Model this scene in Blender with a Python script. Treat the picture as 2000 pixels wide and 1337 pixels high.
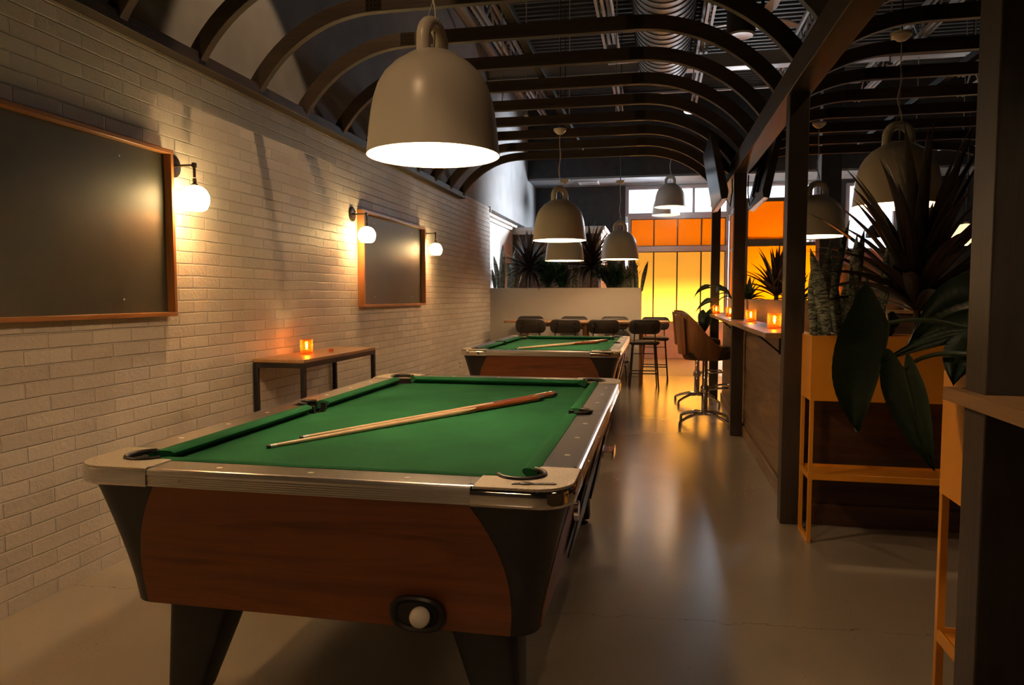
import bpy, math, random
from mathutils import Vector as V, Matrix
R = math.radians; PI = math.pi
for _o in list(bpy.data.objects): bpy.data.objects.remove(_o)
SC = bpy.context.scene; COL = SC.collection

# ------------------------------------------------------------------ camera
cam = bpy.data.objects.new('camera', bpy.data.cameras.new('camera')); COL.objects.link(cam)
cam.location = (0, 0, 1.3); cam.rotation_euler = (R(90 - 3.68), 0, R(11.5))
cam.data.sensor_width = 36; cam.data.lens = 1400 * 36 / 2000; cam.data.clip_start = .05
SC.camera = cam
# ------------------------------------------------------------------ exposure
vs = SC.view_settings
SC.display_settings.display_device = 'sRGB'
vs.view_transform = 'Standard'; vs.look = 'None'; vs.gamma = 1; vs.use_curve_mapping = False; vs.exposure = 0.0
# ------------------------------------------------------------------ daylight sky outside the windows
w = bpy.data.worlds.new('world'); SC.world = w; w.use_nodes = True
w.node_tree.nodes['Background'].inputs[0].default_value = (.86, .93, 1, 1)
w.node_tree.nodes['Background'].inputs[1].default_value = 2.3

def area(name, loc, rot, sx, sy, power, col, portal=False):
    d = bpy.data.lights.new(name, 'AREA'); d.shape = 'RECTANGLE'; d.size = sx; d.size_y = sy
    d.energy = power; d.color = col
    o = bpy.data.objects.new(name, d); o.location = loc; o.rotation_euler = [R(a) for a in rot]; COL.objects.link(o)
    if portal: d.cycles.is_portal = True
    return o
# portals in the clear panes of the back windows (they face into the room)
area('window_portal', (1.15, 15.52, 3.27), (-90, 0, 0), 3.9, .66, 1, (1, 1, 1), True)
area('window_portal', (4.1, 15.52, 2.87), (-90, 0, 0), .95, 1.36, 1, (1, 1, 1), True)
area('window_portal', (.37, 15.52, 1.83), (-90, 0, 0), 2.0, 2.2, 1, (1, 1, 1), True)

def spot(name, loc, target, power, col, ang, blend=.15, rad=.03):
    d = bpy.data.lights.new(name, 'SPOT'); d.energy = power; d.color = col; d.spot_size = R(ang); d.spot_blend = blend
    d.shadow_soft_size = rad
    o = bpy.data.objects.new(name, d); o.location = loc
    o.rotation_euler = (V(target) - V(loc)).to_track_quat('-Z', 'Y').to_euler(); COL.objects.link(o); return o
def point(name, loc, power, col, rad, parent=None):
    d = bpy.data.lights.new(name, 'POINT'); d.energy = power; d.color = col; d.shadow_soft_size = rad
    o = bpy.data.objects.new(name, d); o.location = loc; COL.objects.link(o)
    if parent: o.parent = parent
    return o
WARM = (1, .60, .30)
# ceiling track heads between the arches
TRACK = [((-1.5, 3.8, 5.0), (-2.45, 4.55, 1.0), 210, 44), ((.1, 1.2, 4.4), (-1.1, 2.9, .8), 50, 60),
         ((2.3, 3.2, 4.2), (.9, 3.6, .4), 40, 60), ((.6, .4, 4.3), (-1.2, 1.3, .3), 45, 60), ((-1.5, .3, 4.4), (-.9, 3.0, 2.0), 105, 34)]
for _l, _t, _p, _a in TRACK: spot('track_spot_light', _l, _t, _p, WARM, _a)

# added spots standing in for window daylight on the left wall and ceiling
spot('daylight_fill_spot', (.9, 15.1, 3.1), (-2.6, 13.3, 2.9), 3600, (.88, .94, 1), 56, .8, .3)
spot('daylight_fill_spot', (1.5, 14.2, 3.3), (.4, 8.5, 5.2), 160, (.86, .93, 1), 90, .6, .3)
area('pane_backlight', (.4, 16.3, .25), (-60, 0, 0), 2.4, .5, 1500, (1, .95, .86))  # added area lamps lighting the orange panes from behind
area('pane_backlight', (2.0, 14.9, .25), (-60, 0, 0), 1.2, .5, 480, (1, .95, .86))

# ------------------------------------------------------------------ materials
_M = {}
def nt(name):
    m = bpy.data.materials.new(name); m.use_nodes = True
    t = m.node_tree; return m, t, t.nodes['Principled BSDF']
def N(t, kind, **kw):
    n = t.nodes.new(kind)
    for k, v in kw.items(): setattr(n, k, v)
    return n
def coords(t, scale=(1, 1, 1), kind='Object', rot=(0, 0, 0)):
    tc = N(t, 'ShaderNodeTexCoord'); mp = N(t, 'ShaderNodeMapping'); mp.inputs['Scale'].default_value = scale
    mp.inputs['Rotation'].default_value = rot
    t.links.new(tc.outputs[kind], mp.inputs[0]); return mp.outputs[0]
def noise(t, vec, scale, detail=4, dist=0, rough=.5):
    n = N(t, 'ShaderNodeTexNoise'); n.inputs['Scale'].default_value = scale; n.inputs['Detail'].default_value = detail
    n.inputs['Distortion'].default_value = dist; n.inputs['Roughness'].default_value = rough
    t.links.new(vec, n.inputs['Vector']); return n.outputs[0]
def ramp(t, fac, stops):
    r = N(t, 'ShaderNodeValToRGB'); e = r.color_ramp.elements
    e[0].position, e[0].color = stops[0][0], (*stops[0][1], 1)
    e[1].position, e[1].color = stops[-1][0], (*stops[-1][1], 1)
    for p, c in stops[1:-1]:
        x = e.new(p); x.color = (*c, 1)
    t.links.new(fac, r.inputs[0]); return r.outputs[0]
def bump(t, b, h, strength, dist=.01):
    n = N(t, 'ShaderNodeBump'); n.inputs['Strength'].default_value = strength; n.inputs['Distance'].default_value = dist
    t.links.new(h, n.inputs['Height']); t.links.new(n.outputs[0], b.inputs['Normal']); return n
def mul(c, k): return tuple(min(1, x * k) for x in c)
def mat(name, col, rough=.5, metal=0, var=0, vs_=8, bmp=0, bs=60, stretch=(1, 1, 1), coat=0, spec=.5, emit=None, es=0):
    m, t, b = nt(name); b.inputs['Base Color'].default_value = (*col, 1)
    b.inputs['Roughness'].default_value = rough; b.inputs['Metallic'].default_value = metal
    b.inputs['Specular IOR Level'].default_value = spec; b.inputs['Coat Weight'].default_value = coat
    b.inputs['Coat Roughness'].default_value = .15
    if var:
        f = noise(t, coords(t, stretch), vs_, 5)
        t.links.new(ramp(t, f, [(.3, mul(col, 1 - var)), (.7, mul(col, 1 + var))]), b.inputs['Base Color'])
    if bmp: bump(t, b, noise(t, coords(t, stretch), bs, 4), bmp)
    if emit: b.inputs['Emission Color'].default_value = (*emit, 1); b.inputs['Emission Strength'].default_value = es
    return m
def wood(name, c1, c2, axis=0, scale=6, rough=.4, coat=0, bmp=.08, dist=1.2, c3=None):
    m, t, b = nt(name); s = [scale * 1.6] * 3; s[axis] = scale * .12
    v = coords(t, s); f = noise(t, v, 1.6, 8, dist, .62)
    st = [(.3, c1), (.7, c2)] if not c3 else [(.32, c1), (.5, c2), (.68, c3)]
    t.links.new(ramp(t, f, st), b.inputs['Base Color'])
    s2 = [scale * 22] * 3; s2[axis] = scale * .8
    f2 = noise(t, coords(t, s2), 1.0, 3)
    bump(t, b, f2, bmp, .004)
    b.inputs['Roughness'].default_value = rough; b.inputs['Coat Weight'].default_value = coat; b.inputs['Coat Roughness'].default_value = .2
    return m
def emis(name, col, s):
    m, t, b = nt(name); b.inputs['Base Color'].default_value = (*col, 1)
    b.inputs['Emission Color'].default_value = (*col, 1); b.inputs['Emission Strength'].default_value = s; return m

def brick_mat():
    m, t, b = nt('painted_brick')
    tc = N(t, 'ShaderNodeTexCoord'); sp = N(t, 'ShaderNodeSeparateXYZ'); cb = N(t, 'ShaderNodeCombineXYZ')
    t.links.new(tc.outputs['Object'], sp.inputs[0])
    wob = noise(t, tc.outputs['Object'], 2.5, 2)
    ma = N(t, 'ShaderNodeMath', operation='MULTIPLY_ADD'); ma.inputs[1].default_value = .012
    t.links.new(wob, ma.inputs[0]); t.links.new(sp.outputs['Z'], ma.inputs[2])
    t.links.new(sp.outputs['Y'], cb.inputs[0]); t.links.new(ma.outputs[0], cb.inputs[1])
    br = N(t, 'ShaderNodeTexBrick'); br.inputs['Scale'].default_value = 1; br.inputs['Mortar Size'].default_value = .0048
    br.inputs['Mortar Smooth'].default_value = .7; br.inputs['Brick Width'].default_value = .25; br.inputs['Row Height'].default_value = .0675
    br.inputs['Color1'].default_value = (.52, .48, .42, 1); br.inputs['Color2'].default_value = (.62, .575, .50, 1)
    br.inputs['Mortar'].default_value = (.66, .63, .56, 1)
    t.links.new(cb.outputs[0], br.inputs['Vector']); t.links.new(br.outputs['Color'], b.inputs['Base Color'])
    inv = N(t, 'ShaderNodeMath', operation='SUBTRACT'); inv.inputs[0].default_value = 1; t.links.new(br.outputs['Fac'], inv.inputs[1])
    fine = noise(t, tc.outputs['Object'], 45, 6, .6, .65); patch = noise(t, tc.outputs['Object'], 3.2, 3)
    pr_ = N(t, 'ShaderNodeMapRange'); pr_.inputs[1].default_value = .4; pr_.inputs[2].default_value = .6; pr_.inputs[3].default_value = .12; pr_.inputs[4].default_value = .55
    t.links.new(patch, pr_.inputs[0])
    m1 = N(t, 'ShaderNodeMath', operation='MULTIPLY'); t.links.new(fine, m1.inputs[0]); t.links.new(pr_.outputs[0], m1.inputs[1])
    ad = N(t, 'ShaderNodeMath', operation='ADD'); t.links.new(inv.outputs[0], ad.inputs[0]); t.links.new(m1.outputs[0], ad.inputs[1])
    bump(t, b, ad.outputs[0], 1.0, .010); b.inputs['Roughness'].default_value = .5
    return m
def floor_mat():
    m, t, b = nt('polished_concrete'); v = coords(t)
    big = noise(t, v, .8, 8, .2, .5)
    c = ramp(t, big, [(.25, (.27, .235, .185)), (.5, (.31, .27, .215)), (.75, (.35, .305, .245))])
    pit = noise(t, v, 95, 2, 0, .4); gate = noise(t, v, 4, 2)
    th = N(t, 'ShaderNodeMath', operation='MULTIPLY_ADD'); th.inputs[1].default_value = .22; th.inputs[2].default_value = 0; t.links.new(gate, th.inputs[0])
    th2 = N(t, 'ShaderNodeMath', operation='SUBTRACT'); th2.inputs[0].default_value = .84; t.links.new(th.outputs[0], th2.inputs[1])
    lt = N(t, 'ShaderNodeMath', operation='GREATER_THAN'); t.links.new(pit, lt.inputs[0]); t.links.new(th2.outputs[0], lt.inputs[1])
    # a thin crack running across the slab
    sp = N(t, 'ShaderNodeSeparateXYZ'); t.links.new(v, sp.inputs[0])
    wn = noise(t, v, 5.5, 6, .4, .65)
    a1 = N(t, 'ShaderNodeMath', operation='MULTIPLY_ADD'); a1.inputs[1].default_value = .16; a1.inputs[2].default_value = 2.80
    t.links.new(wn, a1.inputs[0])
    a2 = N(t, 'ShaderNodeMath', operation='MULTIPLY_ADD'); a2.inputs[1].default_value = .07; t.links.new(sp.outputs['X'], a2.inputs[0]); t.links.new(a1.outputs[0], a2.inputs[2])
    a3 = N(t, 'ShaderNodeMath', operation='SUBTRACT'); t.links.new(sp.outputs['Y'], a3.inputs[0]); t.links.new(a2.outputs[0], a3.inputs[1])
    a4 = N(t, 'ShaderNodeMath', operation='ABSOLUTE'); t.links.new(a3.outputs[0], a4.inputs[0])
    a5 = N(t, 'ShaderNodeMath', operation='LESS_THAN'); a5.inputs[1].default_value = .0022; t.links.new(a4.outputs[0], a5.inputs[0])
    mx = N(t, 'ShaderNodeMath', operation='MAXIMUM'); t.links.new(lt.outputs[0], mx.inputs[0]); t.links.new(a5.outputs[0], mx.inputs[1])
    mc = N(t, 'ShaderNodeMix', data_type='RGBA'); mc.inputs[7].default_value = (.07, .055, .045, 1)
    sc = N(t, 'ShaderNodeMath', operation='MULTIPLY'); sc.inputs[1].default_value = .6; t.links.new(mx.outputs[0], sc.inputs[0])
    t.links.new(sc.outputs[0], mc.inputs[0]); t.links.new(c, mc.inputs[6]); t.links.new(mc.outputs[2], b.inputs['Base Color'])
    rg = N(t, 'ShaderNodeMapRange'); rg.inputs[3].default_value = .24; rg.inputs[4].default_value = .32
    b.inputs['Roughness'].default_value = .24; b.inputs['Coat Weight'].default_value = .5; b.inputs['Coat Roughness'].default_value = .2
    bump(t, b, noise(t, v, 14, 4), .06, .004)
    return m
def tile_mat():
    m, t, b = nt('patterned_tile'); v = coords(t, (4, 4, 4))
    vo = N(t, 'ShaderNodeTexMagic'); vo.turbulence_depth = 2; vo.inputs['Scale'].default_value = 6.28; t.links.new(v, vo.inputs['Vector'])
    br = N(t, 'ShaderNodeTexChecker'); br.inputs['Scale'].default_value = 2; t.links.new(v, br.inputs['Vector'])
    t.links.new(ramp(t, vo.outputs['Fac'], [(.35, (.07, .055, .05)), (.55, (.33, .27, .22))]), b.inputs['Base Color'])
    b.inputs['Roughness'].default_value = .45; return m
def snake_mat():
    m, t, b = nt('snake_plant_leaf')
    v = coords(t, (14, 14, 46)); f = noise(t, v, 1.3, 4, 1.8)
    t.links.new(ramp(t, f, [(.43, (.03, .042, .034)), (.5, (.14, .165, .13)), (.62, (.30, .32, .25))]), b.inputs['Base Color'])
    b.inputs['Roughness'].default_value = .42; return m
def leaf_mat(name, c1, c2, rough=.35, sc=9):
    m, t, b = nt(name); f = noise(t, coords(t, (1, 1, .4)), sc, 5, .4)
    t.links.new(ramp(t, f, [(.3, c1), (.7, c2)]), b.inputs['Base Color'])
    b.inputs['Roughness'].default_value = rough; bump(t, b, noise(t, coords(t), 50, 3), .12, .004); return m
def pane_mat(name, col):
    m, t, b = nt(name); out = t.nodes['Material Output']; t.nodes.remove(b)
    tr = N(t, 'ShaderNodeBsdfTranslucent'); gl = N(t, 'ShaderNodeBsdfGlossy'); mx = N(t, 'ShaderNodeMixShader')
    wv = N(t, 'ShaderNodeTexWave'); wv.inputs['Scale'].default_value = 16; wv.bands_direction = 'X'
    t.links.new(coords(t), wv.inputs['Vector'])
    t.links.new(ramp(t, wv.outputs[0], [(0, mul(col, .9)), (1, col)]), tr.inputs[0])
    gl.inputs['Roughness'].default_value = .3; mx.inputs[0].default_value = .06
    t.links.new(tr.outputs[0], mx.inputs[1]); t.links.new(gl.outputs[0], mx.inputs[2]); t.links.new(mx.outputs[0], out.inputs[0]); return m
def glass_mat(name, tint=(.95, .97, 1), gloss=.06):
    m, t, b = nt(name); out = t.nodes['Material Output']; t.nodes.remove(b)
    tr = N(t, 'ShaderNodeBsdfTransparent'); tr.inputs[0].default_value = (*tint, 1); gl = N(t, 'ShaderNodeBsdfGlossy'); mx = N(t, 'ShaderNodeMixShader')
    gl.inputs['Roughness'].default_value = .05; mx.inputs[0].default_value = gloss
    t.links.new(tr.outputs[0], mx.inputs[1]); t.links.new(gl.outputs[0], mx.inputs[2]); t.links.new(mx.outputs[0], out.inputs[0]); return m

M = dict(
    brick=brick_mat(), floor=floor_mat(), tile=tile_mat(), snake=snake_mat(),
    upper=mat('upper_wall_paint', (.22, .23, .245), .7, var=.15, vs_=3, bmp=.1),
    white=mat('white_wall_paint', (.72, .71, .68), .7, bmp=.05),
    black=mat('black_paint', (.018, .018, .02), .75, bmp=.1), blackwall=mat('black_wall_paint', (.03, .031, .034), .7, var=.2),
    deck=mat('ceiling_deck_paint', (.04, .041, .044), .6), steel=mat('ceiling_steel_paint', (.45, .46, .48), .45),
    duct=mat('galvanised_duct', (.26, .27, .29), .5, .3, var=.15), ductseam=mat('duct_seam', (.05, .05, .05), .6),
    stain=wood('dark_stained_timber', (.022, .014, .010), (.046, .030, .020), 0, 5, .5, bmp=.25),
    stainy=wood('dark_stained_beam', (.022, .014, .010), (.046, .031, .021), 1, 5, .5, bmp=.25),
    stainz=wood('dark_stained_post', (.026, .018, .012), (.048, .033, .022), 2, 5, .5, bmp=.2),
    cherry=wood('cherry_laminate', (.11, .030, .008), (.235, .072, .018), 0, 4, .38, c3=(.155, .048, .014), bmp=.03, dist=.8),
    cherryy=wood('cherry_laminate_side', (.11, .030, .008), (.235, .072, .018), 1, 4, .38, c3=(.155, .048, .014), bmp=.03, dist=.8),
    vinyl=mat('black_vinyl', (.016, .015, .016), .42, bmp=.15, bs=200), rubber=mat('black_rubber', (.014, .013, .013), .38),
    lam=mat('black_rail_laminate', (.02, .017, .017), .3, bmp=.25, bs=260),
    cloth=mat('green_billiard_cloth', (.017, .118, .048), .95, var=.18, vs_=3, bmp=.25, bs=500, spec=.1),
    chrome=mat('chrome', (.80, .78, .75), .05, 1), alu=mat('brushed_aluminium', (.74, .72, .69), .3, 1),
    nickel=mat('textured_nickel', (.50, .45, .37), .42, .75, bmp=.6, bs=230),
    sight=mat('pearl_sight', (.7, .66, .58), .3), maple=wood('cue_maple', (.62, .44, .27), (.74, .56, .37), 0, 3, .25, bmp=.0),
    cuebutt=wood('cue_butt', (.20, .050, .014), (.36, .10, .028), 0, 5, .2, coat=.6, bmp=.0),
    ivory=mat('white_plastic', (.78, .76, .72), .25), ball=mat('cue_ball_resin', (.78, .74, .66), .12, coat=.5),
    bell=mat('grey_lacquered_metal', (.60, .56, .49), .32), bellin=mat('white_lacquer_inside', (.88, .86, .82), .5),
    cord=mat('pale_cord', (.55, .50, .42), .6), bulb=emis('lamp_bulb', (1, .80, .55), 60), globe=emis('opal_globe', (1, .66, .28), 52),
    bronze=mat('dark_bronze', (.055, .042, .03), .35, .8), board=mat('chalkboard', (.042, .042, .030), .5, var=.25, vs_=2.2, bmp=.05, bs=30),
    bframe=wood('oiled_frame_wood', (.22, .085, .022), (.36, .15, .045), 1, 7, .4), bframez=wood('oiled_frame_wood_upright', (.22, .085, .022), (.36, .15, .045), 2, 7, .4),
    oak=wood('oak_top', (.23, .125, .05), (.38, .22, .10), 1, 5, .42, bmp=.12), oakx=wood('oak_table_top', (.28, .15, .065), (.44, .27, .12), 0, 5, .4),
    blksteel=mat('black_steel', (.016, .016, .016), .42, .3), amber=None, flame=emis('flame', (1, .55, .16), 260), wax=mat('wax', (.8, .7, .5), .5),
    walnut=wood('walnut_panel', (.030, .012, .006), (.085, .036, .017), 0, 3, .45, bmp=.15, dist=2.2),
    oakpanel=wood('oak_veneer_panel', (.065, .034, .015), (.27, .165, .085), 1, 2.6, .42, bmp=.18, dist=2.4),
    orange=mat('orange_powder_coat', (.70, .29, .02), .42, bmp=.12, bs=320), soil=mat('soil', (.03, .02, .014), .9, bmp=.8, bs=60),
    planterwhite=mat('planter_wall_paint', (.62, .57, .48), .6, bmp=.1), mauve=mat('window_frame_paint', (.42, .40, .42), .5), graypaint=mat('dado_paint', (.40, .40, .45), .6),
    muntin=mat('dark_muntin', (.05, .022, .012), .5), olive=mat('olive_frame_paint', (.22, .20, .17), .5),
    pane1=pane_mat('orange_fluted_pane_overexposed', (.80, .50, .15)), pane2=pane_mat('orange_fluted_pane_deep', (.95, .41, .006)),  # one orange glass; overexposure is put into the paler colour of the lower panes
    glass=glass_mat('clear_glass'), dracaena=leaf_mat('bronze_dracaena_leaf', (.018, .013, .014), (.045, .031, .029)),
    fern=leaf_mat('fine_green_leaf', (.01, .05, .012), (.03, .12, .025)), phil=leaf_mat('glossy_deep_green_leaf', (.010, .028, .012), (.024, .052, .022), .5, 6),
    stem=mat('green_stem', (.045, .075, .03), .4), seatpad=mat('brown_faux_leather', (.085, .045, .022), .42, bmp=.2, bs=80),
    chairpad=mat('charcoal_leather', (.026, .019, .015), .5, bmp=.15, bs=80), leather=mat('dark_leather', (.035, .02, .017), .35, bmp=.2, bs=90),
    veneer=wood('walnut_veneer_shell', (.14, .052, .018), (.27, .12, .045), 2, 5, .35), tv=mat('glossy_screen', (.008, .008, .01), .22, spec=.1), tvb=mat('screen_casing', (.02, .019, .019), .4),
    boxwood=wood('grey_planter_wood', (.13, .105, .085), (.24, .20, .165), 1, 4, .5), cabwood=wood('honey_cabinet_wood', (.26, .105, .03), (.42, .19, .06), 2, 5, .4),
    pinkwall=mat('terracotta_wall_paint', (.22, .09, .07), .7), ground=mat('pavement', (.55, .52, .48), .9, var=.15), brown=mat('brown_paper', (.10, .065, .045), .8, var=.5, vs_=30, bmp=.3),
    dice=mat('amber_resin', (.45, .09, .02), .2), outlet=mat('outlet_plastic', (.7, .66, .58), .4), lampgrey=mat('lamp_housing', (.3, .3, .3), .4),
)
def amber_mat():
    m, t, b = nt('amber_ribbed_glass'); out = t.nodes['Material Output']; t.nodes.remove(b)
    tr = N(t, 'ShaderNodeBsdfTransparent'); tr.inputs[0].default_value = (1, .60, .22, 1)
    tl = N(t, 'ShaderNodeBsdfTranslucent'); tl.inputs[0].default_value = (.55, .22, .05, 1)
    gl = N(t, 'ShaderNodeBsdfGlossy'); gl.inputs['Roughness'].default_value = .08; gl.inputs[0].default_value = (1, .85, .7, 1)
    m1 = N(t, 'ShaderNodeMixShader'); lw = N(t, 'ShaderNodeLayerWeight'); lw.inputs[0].default_value = .35; mm_ = N(t, 'ShaderNodeMath', operation='MULTIPLY_ADD'); mm_.inputs[1].default_value = .55; mm_.inputs[2].default_value = .05; t.links.new(lw.outputs['Facing'], mm_.inputs[0]); t.links.new(mm_.outputs[0], m1.inputs[0]); m2 = N(t, 'ShaderNodeMixShader'); m2.inputs[0].default_value = .12
    t.links.new(tr.outputs[0], m1.inputs[1]); t.links.new(tl.outputs[0], m1.inputs[2]); t.links.new(m1.outputs[0], m2.inputs[1]); t.links.new(gl.outputs[0], m2.inputs[2])
    t.links.new(m2.outputs[0], out.inputs[0]); return m
M['amber'] = amber_mat()

# ------------------------------------------------------------------ mesh helpers
class MB:
    def __init__(s): s.v = []; s.f = []
    def add(s, vs_, fs, mt=None):
        k = len(s.v); s.v += [tuple(mt @ V(p)) if mt else tuple(p) for p in vs_]; s.f += [tuple(i + k for i in f) for f in fs]; return s
    def box(s, a, b, mt=None):
        x0, y0, z0 = a; x1, y1, z1 = b
        return s.add([(x0, y0, z0), (x1, y0, z0), (x1, y1, z0), (x0, y1, z0), (x0, y0, z1), (x1, y0, z1), (x1, y1, z1), (x0, y1, z1)],
                     [(0, 3, 2, 1), (4, 5, 6, 7), (0, 1, 5, 4), (1, 2, 6, 5), (2, 3, 7, 6), (3, 0, 4, 7)], mt)
    def bar(s, p, q, w_, d, up=(0, 0, 1)):
        p, q = V(p), V(q); z = (q - p).normalized(); u = V(up)
        if abs(z.dot(u)) > .98: u = V((0, 1, 0))
        x = u.cross(z).normalized(); y = z.cross(x); L = (q - p).length
        mt = Matrix.Translation(p) @ Matrix((x, y, z)).transposed().to_4x4()
        return s.box((-w_ / 2, -d / 2, 0), (w_ / 2, d / 2, L), mt)
    def loft(s, rings, closed=True, cap=True, mt=None):
        n = len(rings[0]); vs_ = [p for r in rings for p in r]; fs = []
        for i in range(len(rings) - 1):
            for j in range(n if closed else n - 1):
                a = i * n + j; b = i * n + (j + 1) % n; fs.append((a, b, b + n, a + n))
        if cap and closed: fs.append(tuple(range(n - 1, -1, -1))); fs.append(tuple((len(rings) - 1) * n + j for j in range(n)))
        return s.add(vs_, fs, mt)
    def prism(s, pts, z0, z1, mt=None, caps=True):
        return s.loft([[(x, y, z0) for x, y in pts], [(x, y, z1) for x, y in pts]], True, caps, mt)
    def tube(s, path, r, n=8, closed=False, cap=True, sq=1.0):
        path = [V(p) for p in path]; m = len(path); rr = r if isinstance(r, (list, tuple)) else [r] * m
        rings = []; prev = None
        for i, p in enumerate(path):
            a = path[(i - 1) % m] if (closed or i) else p; b = path[(i + 1) % m] if (closed or i < m - 1) else p
            t = (b - a).normalized()
            if prev is None:
                prev = V((0, 0, 1)) if abs(t.z) < .9 else V((1, 0, 0))
            x = (prev - t * prev.dot(t)).normalized(); prev = x; y = t.cross(x)
            rings.append([tuple(p + (x * math.cos(2 * PI * k / n) + y * math.sin(2 * PI * k / n) * sq) * rr[i]) for k in range(n)])
        if closed: rings.append(rings[0])
        return s.loft(rings, True, cap and not closed)
    def lathe(s, prof, n=32, mt=None, cap=False):
        return s.loft([[(r * math.cos(2 * PI * k / n), r * math.sin(2 * PI * k / n), z) for k in range(n)] for r, z in prof], True, cap, mt)
    def sphere(s, c, r, n=16, m_=10, zs=1):
        c = V(c)
        return s.lathe([(max(1e-4, r * math.sin(PI * i / m_)), -r * zs * math.cos(PI * i / m_)) for i in range(m_ + 1)], n, Matrix.Translation(c))
    def obj(s, name, m, parent=None, smooth=True, bevel=0, kind=None, label=None, seg=2, ang=35, weld=False):
        me = bpy.data.meshes.new(name); me.from_pydata(s.v, [], s.f)
        me.materials.append(M[m] if isinstance(m, str) else m)
        if weld:
            import bmesh
            bm = bmesh.new(); bm.from_mesh(me); bmesh.ops.remove_doubles(bm, verts=bm.verts, dist=1e-5); bmesh.ops.recalc_face_normals(bm, faces=bm.faces); bm.to_mesh(me); bm.free()
        if smooth:
            me.polygons.foreach_set('use_smooth', [True] * len(me.polygons)); me.set_sharp_from_angle(angle=R(ang))
        me.update()
        o = bpy.data.objects.new(name, me); COL.objects.link(o)
        if parent: o.parent = parent
        if bevel:
            bv = o.modifiers.new('bevel', 'BEVEL'); bv.width = bevel; bv.segments = seg; bv.limit_method = 'ANGLE'; bv.angle_limit = R(40); bv.harden_normals = False
        if kind: o['kind'] = kind
        if label: o['label'] = label
        return o
def B(a, b): return MB().box(a, b)
def thing(name, label, cat, loc=(0, 0, 0), rz=0, group=None):
    o = bpy.data.objects.new(name, None); COL.objects.link(o); o.empty_display_size = .1
    o.location = loc; o.rotation_euler = (0, 0, rz); return tag(o, label, cat, group)
def tag(o, label, cat, group=None):
    o['label'] = label; o['category'] = cat
    if group: o['group'] = group
    return o
def struct(o): o['kind'] = 'structure'; return o
def dup(root, loc=None, rz=None, label=None, parent=None):
    c = root.copy(); COL.objects.link(c)
    if parent: c.parent = parent
    if loc is not None: c.location = loc
    if rz is not None: c.rotation_euler = (0, 0, rz)
    if label: c['label'] = label
    for ch in list(root.children): dup(ch, parent=c)
    return c
def arc(cx, cy, r, a0, a1, n=8): return [(cx + r * math.cos(R(a0 + (a1 - a0) * i / n)), cy + r * math.sin(R(a0 + (a1 - a0) * i / n))) for i in range(n + 1)]
def rrect(hx, hy, r, n=6, cx=0, cy=0):
    return arc(cx + hx - r, cy + hy - r, r, 0, 90, n) + arc(cx - hx + r, cy + hy - r, r, 90, 180, n) + arc(cx - hx + r, cy - hy + r, r, 180, 270, n) + arc(cx + hx - r, cy - hy + r, r, 270, 360, n)
def bez(p0, p1, p2, p3, n=12):
    p0, p1, p2, p3 = map(V, (p0, p1, p2, p3)); out = []
    for i in range(n + 1):
        t = i / n; out.append(p0 * (1 - t) ** 3 + p1 * 3 * t * (1 - t) ** 2 + p2 * 3 * t * t * (1 - t) + p3 * t ** 3)
    return out

# ------------------------------------------------------------------ room shell
WX = -2.578
struct(B((-3.0, -3.2, -.1), (9, 11.98, 0)).obj('floor', 'floor', smooth=False))
struct(B((-3.0, 11.98, -.1), (9, 15.4, 0)).obj('floor_tiles', 'tile', smooth=False))
struct(B((-2.8, -3.2, 0), (WX, 10.96, 2.67)).obj('wall_left', 'brick', smooth=False))
struct(B((-2.8, -3.2, 2.67), (-2.60, 15.4, 5.3)).obj('wall_left_upper', 'upper', smooth=False))
struct(B((-2.95, 10.96, 0), (-2.80, 15.4, 2.67)).obj('wall_left_far', 'white', smooth=False))
tr = MB().box((-2.8, 10.965, 2.62), (-2.70, 13.8, 2.67)).box((-2.8, 10.965, 2.56), (-2.76, 13.8, 2.62)).box((-2.615, 10.93, 2.6), (-2.56, 10.965, 2.69))
struct(tr.obj('trim_1', 'white', smooth=False))
struct(B((-2.80, 13.82, 0), (-1.12, 15.4, 2.5)).obj('wall_alcove', 'brown', smooth=False))
struct(B((-1.12, 13.80, 0), (-1.07, 15.4, 2.5)).obj('wall_alcove_side', 'white', smooth=False))
struct(MB().box((-2.80, 13.76, 2.5), (-1.04, 15.4, 2.56)).box((-2.80, 13.72, 2.56), (-1.0, 15.4, 2.63)).obj('trim_2', 'white', smooth=False))
struct(MB().box((-3, -3.3, 0), (9, -3.2, 5.3)).obj('wall_front', 'black', smooth=False))
struct(MB().box((9, -3.3, 0), (9.1, 15.6, 5.3)).obj('wall_right', 'black', smooth=False))
bw = MB()
for a, b in (((-3, 15.4, 0), (-.70, 15.6, 3.62)), ((3.1, 15.4, 0), (3.62, 15.6, 3.62)), ((3.62, 15.4, 0), (4.58, 15.6, 2.2)),
             ((3.62, 15.4, 3.54), (4.58, 15.6, 3.62)), ((4.58, 15.4, 0), (9, 15.6, 3.62)), ((-3, 15.4, 3.62), (9, 15.6, 5.3))): bw.box(a, b)
struct(bw.obj('wall_back', 'blackwall', smooth=False))
struct(B((-.70, 15.38, 0), (1.42, 15.6, .70)).obj('wall_back_dado', 'graypaint', smooth=False))
struct(B((-.70, 15.36, 0), (1.42, 15.38, .12)).obj('baseboard_back', 'graypaint', smooth=False))
struct(B((3.62, 15.37, 1.2), (4.58, 15.4, 2.2)).obj('wall_back_panel', 'pinkwall', smooth=False))
struct(B((-2.6, 14.4, 3.66), (9, 15.4, 5.3)).obj('ceiling_soffit', 'blackwall', smooth=False))
struct(B((-2.6, 14.4, 3.62), (9, 15.4, 3.66)).obj('ceiling_soffit_underside', 'upper', smooth=False))  # grey on a black soffit; window brightness is put into its colour
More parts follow.
